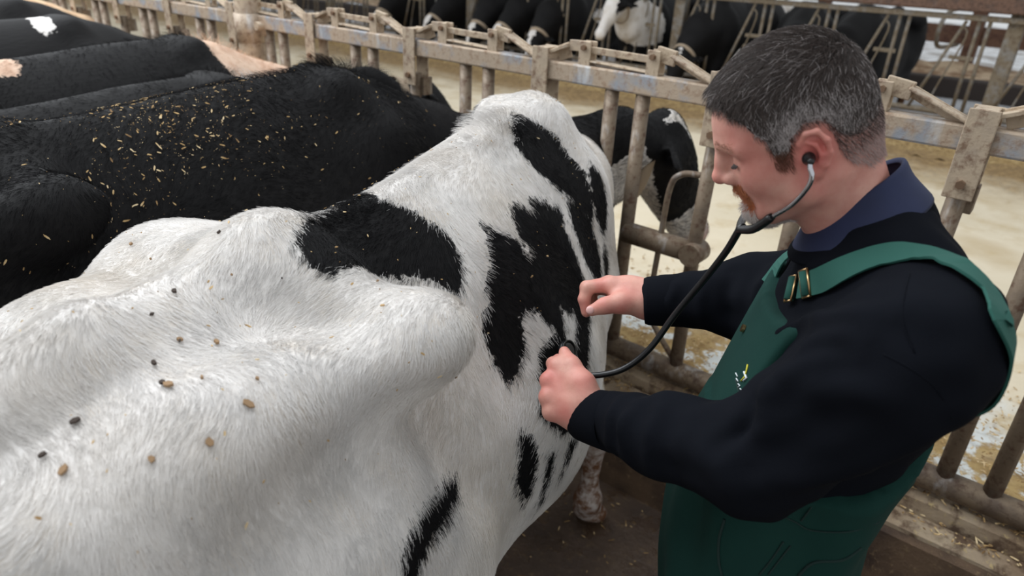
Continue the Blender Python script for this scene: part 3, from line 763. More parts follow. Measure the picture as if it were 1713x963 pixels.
# cuffs
def cuff(wr_, el_, r, name='cuff'):
    d = unit(wr_ - el_); q = MB()
    pts = [wr_ + d * s_ for s_ in (-.055, -.05, -.02, .008, .014, .012, .004)]
    q.tube(pts, [r*1.08, r*1.16, r*1.12, r*1.06, r*1.0, r*.92, r*.85], 28, cap=False); return q.build(name, M['shirt'], man, True)
cuff(Lwr, Lel, .040); cuff(Rwr, Rel, .040)
# overalls
F = Field((-.6, .5, 0), (.4, 1.4, 1.45), .008)
torso(F, .016)
Z = F.ax[2][None, None, :]; X = F.ax[0][:, None, None]; Y = F.ax[1][None, :, None]
p_ = (X - TO[0]) * TF[0] + (Y - TO[1]) * TF[1]; l_ = (X - TO[0]) * TL[0] + (Y - TO[1]) * TL[1]
# the cut edge: bib rises in front, panel rises at the back, low at the sides
wb = np.interp(F.ax[2], [1.0, 1.16, 1.20, 1.25, 1.30, 1.36, 1.40], [.30, .26, .15, .115, .100, .105, .12])[None, None, :]
front = np.maximum(np.maximum(np.abs(l_) - wb, Z - (1.375 + .02 * np.abs(l_ / .1)**2)), -(p_ - .03))
back = np.maximum(np.maximum(np.abs(l_) - np.interp(F.ax[2], [1.0, 1.18, 1.25, 1.32], [.3, .18, .08, .03])[None, None, :], Z - 1.30), p_ - .0)
low = Z - 1.19
cut = np.minimum(np.minimum(front, back), low)
F.d = np.maximum(F.d, cut.astype(np.float32))
legp = lambda s_: [tw(.06, s_*.09, .88), tw(.09, s_*.11, .50), tw(.04, s_*.12, .10)]
for s_ in (-1, 1): F.chain(legp(s_), [.112, .092, .085], .04)
F.d = np.maximum(F.d, .06 - Z)
V, Q = F.mesh(1); N = vnormals(V, Q)
V = V + N * (.004 * wav(V * [1, 1, .6], 7, 15) * (V[:, 2] < 1.2))[:, None]
ov = mk('bib_overalls', V, Q, M['green'], man); OB = BVHTree.FromPolygons(V.tolist(), Q.tolist())
for s_ in (-1, 1):
    F = Field(tw(.08, s_*.12, .06) - [.2, .2, .06], tw(.08, s_*.12, .06) + [.2, .2, .1], .008)
    F.cap(tw(.0, s_*.12, .05), tw(.16, s_*.13, .04), .045, .042, .02); F.cap(tw(.02, s_*.12, .12), tw(.02, s_*.12, .05), .05, .045, .03)
    F.d = np.maximum(F.d, -F.ax[2][None, None, :]); Vb, Qb = F.mesh(1); mk('boot', Vb, Qb, M['rubber'], man)
# ---- head, built in its own frame: x forward, y to his left, z up, origin between the ears
vtc = unit([-.43, -.20, 1.0]); F0 = np.array([-.954, -.30, 0]); F1 = unit(F0 - vtc * vtc.dot(F0)); U1 = np.cross(vtc, -F1) * -1
U1 = np.cross(F1, vtc); U1 = U1 if U1[1] > 0 else -U1
TILT, YAW = math.radians(20), math.radians(-6)
Lh = math.cos(TILT) * vtc - math.sin(TILT) * U1; Uh = math.cos(TILT) * U1 + math.sin(TILT) * vtc
Fh = math.cos(YAW) * F1 - math.sin(YAW) * Lh; Lh = math.cos(YAW) * Lh + math.sin(YAW) * F1
HR = np.stack([Rm @ Fh, Rm @ Lh, Rm @ Uh])          # rows: head axes in the world
HS = .89
HO = at(1354, 262, .80) - HR[1] * .072
def hw(P): return HO + (np.asarray(P, float) * HS) @ HR
def head_field(h, grow=0.0, feats=True):
    F = Field((-.20, -.11, -.22), (.15, .11, .17), h); k = .03; e = grow
    F.ell((-.004, 0, .046), (.096 + e, .080 + e, .094 + e), k)
    F.ell((-.035, 0, .02), (.062 + e, .068 + e, .070 + e), k)
    F.ell((.045, 0, .045), (.057 + e, .062 + e, .062 + e), k)
    if not feats: return F
    F.ell((.045, 0, -.02), (.046, .056, .066), .03)
    F.cap((.015, .052, -.052), (.064, .018, -.081), .020, .020, .03); F.cap((.015, -.052, -.052), (.064, -.018, -.081), .020, .020, .03)
    F.cap((.0, .054, -.01), (.012, .054, -.052), .024, .02, .03); F.cap((.0, -.054, -.01), (.012, -.054, -.052), .024, .02, .03)
    F.ell((.072, 0, -.079), (.021, .024, .019), .02)
    F.ell((.03, 0, -.07), (.05, .04, .025), .03)
    for s_ in (-1, 1):
        F.ell((.056, s_*.038, -.018), (.028, .022, .026), .025)
        F.cap((.094, s_*.012, .034), (.077, s_*.048, .032), .010, .009, .016)
        F.ell((.098, s_*.031, .013), (.013, .016, .010), .016, op='sub')
        F.ell((.0765, s_*.032, .012), (.0140, .0145, .0140), .004)
        F.cap((.090, s_*.022, .0065), (.084, s_*.044, .0075), .0022, .0022, .004)   # lower lid
    F.chain([(.094, 0, .030), (.103, 0, .010), (.113, 0, -.011)], [.008, .0085, .0115], .014)
    F.ell((.113, 0, -.014), (.011, .011, .010), .008)
    for s_ in (-1, 1):
        F.ell((.100, s_*.0140, -.018), (.012, .0075, .009), .007); F.ell((.104, s_*.008, -.026), (.007, .0045, .004), .004, op='sub')
    F.ell((.079, 0, -.041), (.018, .026, .020), .018)                 # muzzle of the mouth
    F.cap((.095, -.010, -.0435), (.095, .010, -.0435), .0048, .0048, .005); F.cap((.094, .010, -.0435), (.082, .023, -.047), .0045, .003, .004); F.cap((.094, -.010, -.0435), (.082, -.023, -.047), .0045, .003, .004)
    F.cap((.092, -.012, -.0520), (.092, .012, -.0520), .0050, .0050, .005)
    F.cap((.099, -.018, -.0480), (.099, .018, -.0480), .0018, .0018, .003, 'sub'); F.cap((.099, .018, -.048), (.084, .026, -.049), .0018, .0012, .003, 'sub')
    F.ell((.090, 0, -.063), (.008, .02, .006), .01, op='sub')
    # neck runs back and down into the collar
    F.cap((-.040, 0, -.015), NB, .058, .060, .035); F.cap((.005, 0, -.045), NB + np.array([.01, 0, 0]), .044, .052, .03)
    for s_ in (-1, 1): F.cap((-.03, s_*.055, -.045), NB + np.array([.05, s_*.02, 0]), .009, .009, .03)
    # ears
    for s_ in (-1, 1):
        def E(x, y, z): return np.array([x, s_*y, z])
        F.ell(E(-.006, .079, .004), (.018, .007, .031), .008, ax=[[.96, -s_*.22, -.18], [.22, s_*.97, 0], [.18, 0, .98]])
        rim = [E(.006, .078, .006), E(.008, .083, .022), E(-.002, .088, .034), E(-.015, .091, .033), E(-.024, .092, .018), E(-.024, .090, .0), E(-.016, .086, -.016), E(-.006, .080, -.026)]
        F.chain(rim, [.0032, .0038, .004, .0042, .0042, .004, .0042, .006], .004)
        F.ell(E(-.003, .078, -.026), (.009, .0055, .010), .006)           # lobe
        F.ell(E(-.002, .089, .0), (.010, .008, .013), .004, op='sub')   # concha
        F.cap(E(-.012, .094, .024), E(-.019, .096, .002), .0035, .003, .004, 'sub')
        F.chain([E(.0, .085, .022), E(-.010, .0885, .016), E(-.014, .088, .0), E(-.008, .085, -.013)], [.0026, .003, .003, .003], .003)
        F.ell(E(.008, .078, -.002), (.005, .006, .008), .005)            # tragus
        F.ell(E(.002, .076, .0), (.0045, .01, .005), .002, op='sub')
    return F
nbw = np.array([-.180, .956, 1.505])                               # inside the collar
NB = (HR @ (nbw - HO)) / HS
hf = head_field(.0022)
hV, hQ = hf.mesh(1)
hVw = hw(hV)
x, y, z = hV.T
gss = lambda cx, cy, cz, r: np.exp(-(((x-cx)**2 + (np.abs(y)-cy)**2 + (z-cz)**2) / r**2))
flush = .75 * gss(-.01, .088, .005, .03) + .35 * gss(.118, 0, -.018, .02) + .25 * gss(.06, .05, -.015, .03) + .30 * np.clip((-.05 - x) / .05, 0, 1) * (z < 0) + .5 * gss(.102, 0, -.052, .013)
flush = np.clip(flush + .12 * wav(hV, 12, 3) , 0, 1)
# scalp outline in side view (x, z)
HAIRL = np.array([(.080, .088), (.082, .080), (.068, .070), (.058, .052), (.047, .040), (.043, .020), (.040, -.006), (.022, -.010), (.020, .012), (.014, .034), (-.004, .046), (-.026, .042), (-.036, .020), (-.040, -.010), (-.052, -.032), (-.075, -.050), (-.15, -.06), (-.2, .0), (-.2, .2), (.1, .2)])
sd = sdpoly(hV[:, [0, 2]], HAIRL) - .02 * np.clip((.045 - np.abs(y)) / .045, 0, 1) * 0
hm = .5 * np.clip(sd / .008 + .2, 0, 1) * np.where((hV[:, 2] < .01) & (hV[:, 0] < -.02), .25, 1) * (np.abs(y) < .0775 + .01 * (z < 0))
ghair = hm
body = mk('head_and_neck', hVw, hQ, M['skin'], man)
attr(body, 'flush', flush); attr(body, 'grey', ghair)
# hair volume
HAIRC = HAIRL.copy(); HAIRC[[12, 13, 14, 15, 16]] = [(-.034, .030), (-.040, .016), (-.052, .004), (-.075, -.004), (-.15, -.010)]
F = head_field(.003, .0075, False)
X, Y, Z = np.meshgrid(*F.ax, indexing='ij')
PP = np.stack([X.ravel(), Z.ravel()], 1); s_ = sdpoly(PP, HAIRC).reshape(X.shape)
thin = np.clip((.06 - Z) / .07, 0, 1) * .0035                 # short at the sides and nape
F.d = np.maximum(F.d + thin, -(s_ - .003)).astype(np.float32)
F.d += (.008 * np.clip((.004 - Z) / .012, 0, 1) * (X < -.02)).astype(np.float32)
F.ell((.074, 0, .096), (.016, .042, .012), .012)
cV, cQ = F.mesh(2); cN = vnormals(cV, cQ)
m = mat('hair_mass', g(48, 40, 38), .6); t = NT(m); nn = t.noise(160, 4, stretch=(.3, 1, 1))
t.col(t.mix(t.ramp(nn, [(.4, (0, 0, 0)), (.62, (1, 1, 1))]), t.mix(t.attr('greys'), g(40, 32, 30), g(120, 112, 110)), t.mix(t.attr('greys'), g(70, 60, 56), g(168, 160, 158)))); t.bump(nn, .5, .003); M['hairmass'] = m
def greyness(P): 
    x, y, z = P.T
    s = .75 * np.exp(-((x - .012)**2 + (z - .040)**2) / .028**2) + .5 * np.exp(-((x + .02)**2 + (z - .05)**2) / .04**2) + 1.2 * np.exp(-((x + .062)**2 + (z + .040)**2) / .022**2) + .22
    return np.clip(s, 0, 1) 
hair = mk('hair', hw(cV), cQ, M['hairmass'], man); hair['label'] = 'short dark hair greying at the temple and nape'
attr(hair, 'greys', greyness(cV) * np.clip((.09 - cV[:, 2]) / .05, .15, 1))
# strands
P, N_, _ = sample(cV, cQ, 30000, seed=4)
x, y, z = P.T
fr = np.clip((x - .03) / .05, 0, 1); topw = np.clip((z - .07) / .04, 0, 1)
comb = nrm(np.stack([.9 * topw + .25 * (1 - topw) * (x > -.02) - .1, .55 * np.sign(y) * (1 - .6 * topw) * np.minimum(1, np.abs(y) / .03), -.8 * (1 - topw) - .12 * topw], 1))
comb = comb - N_ * (comb * N_).sum(1)[:, None]; comb = nrm(comb + .38 * rng.normal(size=P.shape))
comb = nrm(comb - N_ * (comb * N_).sum(1)[:, None])
L_ = .007 + .010 * topw + .006 * fr * topw + .004 * rng.random(len(P)); L_ *= np.where(z < .02, .55, 1)
lift = (.22 + .28 * topw)[:, None]
D = [nrm(comb + N_ * lift), nrm(comb + N_ * lift * .5), nrm(comb + N_ * lift * .1)]
gr = greyness(P) * np.clip((.10 - z) / .05, .22, 1); pk = rng.random(len(P)) < gr * .85 
cols = np.where(pk[:, None], np.array(g(188, 180, 178)) * (.7 + .5 * rng.random((len(P), 1))), np.array(g(66, 55, 50)) * (.4 + 1.0 * rng.random((len(P), 1))))
sb = (x > .015) & (z < .02) & (x < .05); cols[sb] = np.array(g(120, 74, 52)) * (.6 + .6 * rng.random((sb.sum(), 1)))
hs = strands('hair_strands', hw(P), [d @ HR for d in D], L_, .00022, cols, M['hairs'], man); hs.parent = hair; 
# shaved sides and nape: very short strands straight on the skin
msk = (sdpoly(hV[:, [0, 2]], HAIRL) > -.001) & (hV[:, 2] < .05) & (np.abs(hV[:, 1]) < .085)
P, N_, _ = sample(hV, hQ, 9000, msk[hQ[:, 0]] * 1.0, 6); x, y, z = P.T
cb = nrm(np.array([-.5, 0, -1]) + .3 * rng.normal(size=P.shape)); cb = nrm(cb - N_ * (cb * N_).sum(1)[:, None])
npe = np.clip((-.03 - x) / .02, 0, 1) * np.clip((.0 - z) / .02, 0, 1); sbn = (x > .01) & (z < .03)
cols = np.where((rng.random(len(P)) < .25 + .75 * npe)[:, None], np.array(g(190, 164, 158)), np.array(g(84, 66, 60))) * (.6 + .6 * rng.random((len(P), 1)))
cols[sbn] = np.array(g(112, 68, 50)) * (.5 + .8 * rng.random((sbn.sum(), 1)))
strands('stubble', hw(P), [nrm(cb + N_ * .5) @ HR], .007 + .004 * rng.random(len(P)), .0002, cols, M['hairs'], man, 3).parent = hair
# moustache, goatee, eyebrows, lashes
def facehair(name, n, box, L, comb, col, r=.00022, seed=3, parent=man, lift=.5):
    lo, hi = np.array(box)
    P, N_, _ = sample(hV, hQ, n, (((hV[hQ[:, 0]] > lo) & (hV[hQ[:, 0]] < hi)).all(1)) * 1.0 + 1e-12, seed)
    cb = nrm(np.array(comb) + .3 * rng.normal(size=P.shape)); cb = nrm(cb - N_ * (cb * N_).sum(1)[:, None])
    d = nrm(cb + N_ * lift); c = col(P)
    return strands(name, hw(P), [d @ HR, nrm(cb + N_ * lift * .4) @ HR], L * (.6 + .6 * rng.random(n)), r, c, M['hairs'], man, 3)
ging = lambda P: np.array(g(178, 112, 76)) * (.7 + .6 * rng.random((len(P), 1)))
facehair('moustache', 900, ((.080, -.030, -.042), (.12, .030, -.027)), .008, (-.2, 0, -1), ging, .00016, lift=.5)
facehair('moustache', 500, ((.064, .018, -.062), (.094, .034, -.036)), .008, (-.2, 0, -1), ging, lift=.4)
def goat(P):
    w_ = np.clip((-.062 - P[:, 2]) / .010, 0, 1)[:, None]; w_ = (rng.random((len(P), 1)) < w_)
    return np.where(w_, np.array(g(205, 196, 190)), np.array(g(170, 95, 55))) * (.7 + .5 * rng.random((len(P), 1)))
facehair('goatee', 3200, ((.040, -.034, -.108), (.12, .034, -.056)), .011, (-.1, 0, -1), goat, lift=.5)
facehair('eyebrow', 130, ((.070, .012, .031), (.11, .052, .044)), .007, (-.5, .8, 0), lambda P: np.array(g(150, 108, 84)) * (.7 + .6 * rng.random((len(P), 1))), .00016, lift=.25)
facehair('eyebrow', 130, ((.070, -.052, .031), (.11, -.012, .044)), .007, (-.5, -.8, 0), lambda P: np.array(g(150, 108, 84)) * (.7 + .6 * rng.random((len(P), 1))), .00016, lift=.25)
for s_ in (-1, 1):
    n = 60; a = np.linspace(-.9, .9, n); P = np.stack([.0765 + .0143*np.cos(a)*np.cos(-.35), s_*.032 + .0146*np.sin(a), np.full(n, .0085)], 1)
    strands('eyelashes', hw(P), np.tile(unit([.8, 0, -.55]) @ HR, (n, 1)), np.full(n, .007), .00025, np.tile(np.array(g(50, 34, 30)), (n, 1)), M['hairs'], man, 3)
# ---- hands: palm and five fingers each, one surface with the wrist
def hand_mesh(build, lo, hi, h=.0022):
    F = Field(lo, hi, h); build(F); V, Q = F.mesh(1); return V, Q, F
def skin_obj(V, Q, name):
    o = mk(name, V, Q, M['skin'], man); attr(o, 'flush', np.clip(.16 + .12 * wav(V, 22, 8), 0, 1)); attr(o, 'grey', np.zeros(len(V))); return o
# left hand (near): back of the hand to the camera, thumb up on the chest piece
def lhand(F):
    W = at(985, 690, 1.10)
    K = [at(931, 612, 1.125), at(918, 636, 1.115), at(916, 664, 1.105), at(922, 689, 1.10)]     # knuckles
    B = [at(975, 655, 1.10), at(968, 670, 1.095), at(966, 684, 1.093), at(966, 698, 1.10)]
    F.cap(W + unit(W - K[1]) * .03, W, .029, .029, .02)
    for k_, b_ in zip(K, B): F.cap(W, b_, .026, .019, .02); F.cap(b_, k_, .019, .0135, .016)
    for i, (k_, b_) in enumerate(zip(K, B)): F.ell(k_, (.0125, .0125, .0125), .008)
    # fingers fold away from the camera round the chest piece
    e = [at(925, 608, 1.152), at(914, 635, 1.148), at(913, 662, 1.138), at(918, 687, 1.13)]
    tip = [at(934, 600, 1.172), at(928, 622, 1.172), at(926, 650, 1.165), at(930, 676, 1.155)]
    for k_, e_, t_, r in zip(K, e, tip, (.0108, .0108, .0103, .0095)): F.chain([k_, e_, t_], [r * 1.12, r, r * .85], .006)
    T = [at(982, 668, 1.09), at(975, 640, 1.095), at(957, 610, 1.115), at(944, 588, 1.142)]     # thumb
    F.chain(T, [.022, .0165, .0118, .0092], .014)
    F.cap(at(962, 640, 1.10), at(940, 622, 1.12), .015, .011, .015)
V, Q, _ = hand_mesh(lhand, at(940, 650, 1.12) - .10, at(940, 650, 1.12) + .12); skin_obj(V, Q, 'hand')
# right hand (far): thumb side to the camera, fingers curling over
def rhand(F):
    W = at(1090, 502, 1.20)
    F.cap(W + unit(Rel - Rwr) * .03, W, .027, .027, .02)
    MC = [at(1022, 476, 1.205), at(1018, 474, 1.228), at(1016, 477, 1.25), at(1016, 482, 1.27)]
    for m_ in MC: F.cap(W, (W + m_) / 2, .026, .020, .02); F.cap((W + m_) / 2, m_, .020, .0125, .02)
    for m_ in MC: F.ell(m_, (.0125,)*3, .008)
    pip = [at(984, 481, 1.205), at(981, 480, 1.226), at(984, 483, 1.247), at(990, 487, 1.265)]
    dip = [at(977, 500, 1.207), at(978, 502, 1.226), at(984, 504, 1.243), at(992, 504, 1.26)]
    tip = [at(981, 522, 1.209), at(984, 520, 1.225), at(992, 516, 1.238), at(1000, 513, 1.25)]
    for a, b, c, d, r in zip(MC, pip, dip, tip, (.0115, .0115, .0108, .0095)): F.chain([a, b, c, d], [r*1.1, r, r*.92, r*.8], .004)
    T = [at(1072, 508, 1.185), at(1038, 506, 1.175), at(1012, 511, 1.17), at(990, 519, 1.175)]
    F.chain(T, [.024, .0165, .0118, .0100], .014)
    F.cap(at(1050, 495, 1.195), at(1030, 487, 1.20), .019, .013, .015)
V, Q, _ = hand_mesh(rhand, at(1030, 500, 1.2) - .13, at(1030, 500, 1.2) + .13); skin_obj(V, Q, 'hand')
q = MB(); c_ = at(987, 518.5, 1.1655); F = Field(c_ - .02, c_ + .02, .0012); F.ell(c_, (.0072, .0072, .0035), .001, ax=[unit(at(975,524,1.17)-at(1000,513,1.17)), unit(np.cross(unit(at(975,524,1.17)-at(1000,513,1.17)), CAMV := unit(c_ - np.array([0,0,1.8])))), CAMV])
V, Q = F.mesh(1); mk('thumb_nail', V, Q, M['nail'], man)

# ---- turtleneck collar
cx = nbw
def loop(c, n, rx, ry, fx):
    n = unit(n); u = unit(fx - n * np.dot(fx, n)); v = np.cross(n, u); a = np.linspace(0, 2*PI, 40, endpoint=False)
    return np.array([c + u * math.cos(k) * rx + v * math.sin(k) * ry for k in a])
def lofted(name, rings, mt, th=.003):
    n = len(rings[0]); V = np.concatenate(rings); F_ = [[i*n + j, i*n + (j+1) % n, (i+1)*n + (j+1) % n, (i+1)*n + j] for i in range(len(rings)-1) for j in range(n)]
    o = mk(name, V, F_, mt, man); s_ = o.modifiers.new('t', 'SOLIDIFY'); s_.thickness = th; s_.offset = 0; ss = o.modifiers.new('s', 'SUBSURF'); ss.levels = ss.render_levels = 1; return o
fwd = np.array([*TF, 0])
def rg(c, n, r, k=1.0): return loop(np.array(c, float), np.array(n, float), r, r * k, fwd)
lofted('turtleneck_collar', [rg((-.172, .955, 1.500), (-.52, -.14, .82), .090), rg((-.182, .957, 1.516), (-.6, -.15, .77), .079), rg((-.187, .959, 1.529), (-.64, -.15, .74), .072), rg((-.191, .961, 1.540), (-.67, -.15, .725), .070), rg((-.193, .961, 1.545), (-.67, -.15, .725), .067), rg((-.190, .960, 1.540), (-.67, -.15, .725), .062)], M['navy'])
lofted('neckband', [rg((-.166, .953, 1.484), (-.42, -.12, .88), .092), rg((-.170, .954, 1.492), (-.46, -.12, .87), .091), rg((-.174, .955, 1.500), (-.52, -.13, .84), .088), rg((-.177, .956, 1.507), (-.56, -.14, .80), .084), rg((-.176, .956, 1.504), (-.56, -.14, .80), .081)], M['shirt'])

# ---- seams of the sweatshirt
def seam_on(pts, name, mt, r=.0007):
    P = [cast(*p, off=.0005)[0] for p in pts]; P = [p for p in P if p is not None]
    if len(P) > 1: q = MB(); q.tube(spline(P, 5), r, 6); q.build(name, M[mt], man, True)
# ---- straps laid on the shirt
def snap(p, off=.004):
    co_, n_, _, _ = SB.find_nearest(Vector(p)); n_ = np.array(n_); co_ = np.array(co_); return co_ + n_ * off, n_
def cast(px, py, B=None, off=.006):
    d = unit(at(px, py, 1) - at(px, py, 0)); h = (B or SB).ray_cast(Vector((0, 0, 1.8)), Vector(d))
    if h[0] is None: return None, None
    return np.array(h[0]) + np.array(h[1]) * off, np.array(h[1])
def ribbon(name, pts, nrms, wd, th, mt, parent=man, flip=1):
    P = spline(pts, 6); N_ = nrm(spline(nrms, 6)); T = nrm(np.gradient(P, axis=0)); S = nrm(np.cross(T, N_))
    V = []
    for p, n_, s_ in zip(P, N_, S):
        for a, b in ((-1, 0), (1, 0), (1, 1), (-1, 1)): V.append(p + s_ * a * wd / 2 + n_ * b * th)
    k = len(P); F_ = [[i*4+j, i*4+(j+1) % 4, (i+1)*4+(j+1) % 4, (i+1)*4+j] for i in range(k-1) for j in range(4)] + [[3, 2, 1, 0], [4*k-4, 4*k-3, 4*k-2, 4*k-1]]
    o = mk(name, V, F_, mt, parent, smooth=False); bevel(o, .0008, 2); return o
def castpath(px):
    P, N_ = [], []
    for p in px:
        a, n_ = cast(*p)
        if a is not None: P.append(a); N_.append(n_)
    return P, N_
P, N_ = castpath([tuple(p) for p in spline([(1345, 482, 0), (1380, 468, 0), (1430, 447, 0), (1480, 432, 0), (1530, 430, 0), (1580, 441, 0), (1615, 462, 0), (1640, 485, 0), (1655, 510, 0), (1664, 538, 0)], 3)[:, :2]])
Nn = list(N_)
last = P[-1]
for k_ in (1, 2, 3):
    a, n_ = snap(last + np.array([.0, .015 * k_, -.045 * k_]), .003); P.append(a); Nn.append(n_)
st = ribbon('shoulder_strap', P, Nn, .032, .003, M['strap'])
seam_on([(1522, 458), (1512, 500), (1512, 545), (1530, 590)], 'sleeve_seam', 'shirt'); seam_on([(1478, 592), (1530, 620), (1570, 655), (1592, 700)], 'sleeve_seam', 'shirt')
P2 = [snap(tw(*q_))[0] for q_ in ((.12, -.085, 1.36), (.11, -.09, 1.42), (.02, -.09, 1.50), (-.08, -.085, 1.45), (-.14, -.06, 1.35), (-.15, -.03, 1.26))]
N2 = [snap(tw(*q_))[1] for q_ in ((.12, -.085, 1.36), (.11, -.09, 1.42), (.02, -.09, 1.50), (-.08, -.085, 1.45), (-.14, -.06, 1.35), (-.15, -.03, 1.26))]
ribbon('shoulder_strap', P2, N2, .032, .003, M['strap'])
# buckles: wire frames around the strap
def buckle(px, parent):
    a, n_ = cast(*px, off=.010); b, _ = cast(px[0] + 20, px[1] - 8, off=.010); T = unit(b - a); T = unit(T - n_ * T.dot(n_)); S = np.cross(T, n_); q = MB()
    cs = [a + T * u * .0085 + S * v * .0175 for u, v in ((-1, -1), (1, -1), (1, 1), (-1, 1), (-1, -1))]
    for i in range(4): q.tube([cs[i], cs[i+1]], .0016, 8)
    q.build('buckle', M['brass'], parent, True)
    q = MB(); q.tube([a - S*.0155 - n_*.001, a + S*.0155 - n_*.001], .0065, 12); q.build('strap_roll', M['strap'], parent, True)
buckle((1358, 474), man); buckle((1334, 486), man)
# ---- bib details laid on the overalls
def seam(pts, name='seam', r=.0012, mt='greenseam', B=None):
    P = []
    for p in pts:
        a, n_ = cast(*p, B=B or OB, off=.001)
        if a is not None: P.append(a)
    if len(P) < 2: return
    q = MB(); q.tube(spline(P, 5), r, 6); q.build(name, M[mt], man, True)
seam([(1300, 858), (1330, 872), (1358, 886), (1420, 888), (1470, 872)])
seam([(1372, 825), (1355, 850), (1340, 870)])
seam([(1213, 868), (1204, 900), (1203, 935), (1208, 962)], r=.002)
seam([(1310, 905), (1290, 935), (1270, 960)]); seam([(1322, 912), (1300, 940), (1285, 960)])
seam([(1335, 962), (1352, 945), (1370, 938), (1410, 935), (1440, 915)], r=.002)
seam([(1232, 635), (1238, 660), (1247, 690)])
# embroidered bird and lettering on the bib pocket
def patch(pts, mt, name, r=.0011):
    P = [cast(*p, B=OB, off=.0012)[0] for p in pts]; P = [p for p in P if p is not None]
    if len(P) > 1:
        q = MB(); q.tube(P, r, 6); q.build(name, mt, man, True)
M['thy'] = mat('yellow_thread', g(206, 196, 60), .8); M['thw'] = mat('white_thread', g(215, 222, 225), .8)
patch([(1252, 610), (1250, 620), (1247, 630), (1241, 637)], M['thy'], 'embroidery', .0013); patch([(1246, 622), (1250, 632), (1245, 637)], M['thw'], 'embroidery', .0016)
for k_, seg in enumerate([[(1232, 624), (1235, 630)], [(1233, 633), (1236, 638)], [(1236, 642), (1239, 645), (1236, 648)], [(1239, 650), (1242, 652), (1240, 655), (1243, 657)], [(1241, 660), (1245, 661), (1243, 665)], [(1244, 668), (1247, 667), (1246, 671)]]):
    patch(seg, M['thw'], 'embroidered_letter', .0009)
a, n_ = cast(1246, 550, B=OB, off=.002)
if a is not None:
    q = MB(); q.tube([a - n_*.001, a + n_*.003], .006, 14); q.build('button', M['brass'], man)

# ------------------------------------------------------------------ stethoscope
ste = empty('stethoscope', tuple(at(1245, 378, .93)), 'black stethoscope with silver ear tubes, worn and held by the man', 'stethoscope')
Y0 = at(1237, 384, .93)
tub = [at(1244, 378, .93), Y0, at(1215, 420, .97), at(1180, 465, 1.02), at(1130, 525, 1.07), at(1085, 585, 1.10), at(1040, 618, 1.12), at(990, 628, 1.13), at(960, 622, 1.14), at(946, 600, 1.165)]
q = MB(); q.tube(spline(tub, 10), .0052, 14); q.build('tubing', M['rubber'], ste, True)
# near arm: rubber sleeve then chrome tube up to the ear
ear = hw((.002, .086, .0))
nearp = [Y0, at(1262, 382, .90), at(1292, 362, .865)]
q = MB(); q.tube(spline(nearp, 8), [.006]*8 + [.0058]*8 + [.0045], 14); q.build('yoke', M['rubber'], ste, True)
q = MB(); q.tube(spline([nearp[-1], at(1325, 342, .83), at(1350, 315, .80), at(1358, 295, .79), at(1355, 280, .788), ear + HR[1]*.012], 8), .0031, 14); q.build('ear_tube', M['chrome'], ste, True)
earR = hw((.002, -.086, .0))
farp = [Y0, at(1240, 372, .96), at(1247, 358, .99)]
q = MB(); q.tube(spline(farp, 8), .0055, 14); q.build('yoke', M['rubber'], ste, True)
q = MB(); q.tube(spline([farp[-1], hw((.075, -.075, -.08)), hw((.03, -.10, -.05)), earR - HR[1]*.012], 8), .0031, 14); q.build('ear_tube', M['chrome'], ste, True)
for e_, s_ in ((ear, 1), (earR, -1)):
    F = Field(e_ - .03, e_ + .03, .0015); F.cap(e_ + s_*HR[1]*.012, e_ + s_*HR[1]*.002, .0045, .0068, .004); F.ell(e_ + s_*HR[1]*.0, (.0070,)*3, .004)
    V, Q = F.mesh(1); mk('ear_tip', V, Q, M['rubber'], ste)
c_ = at(943, 590, 1.175); n_ = None
MBV = BVHTree.FromPolygons(mW.tolist(), mQ.tolist())
h_ = MBV.ray_cast(Vector((0, 0, 1.8)), Vector(unit(at(943, 588, 1) - at(943, 588, 0))))
if h_[0] is not None:
    cp = np.array(h_[0]); cn = np.array(h_[1]); q = MB(); q.tube([cp, cp + cn*.004, cp + cn*.012, cp + cn*.016], [.020, .021, .019, .012], 28); q.build('chest_piece', M['rubber'], ste, True)
    q = MB(); q.add(*[ring(cp + cn*.013, cn, .0185, .0185, .004, .003).V[0], ring(cp, cn, 1, 1).F][:2]); q.build('rim', M['rubber'], ste, True)
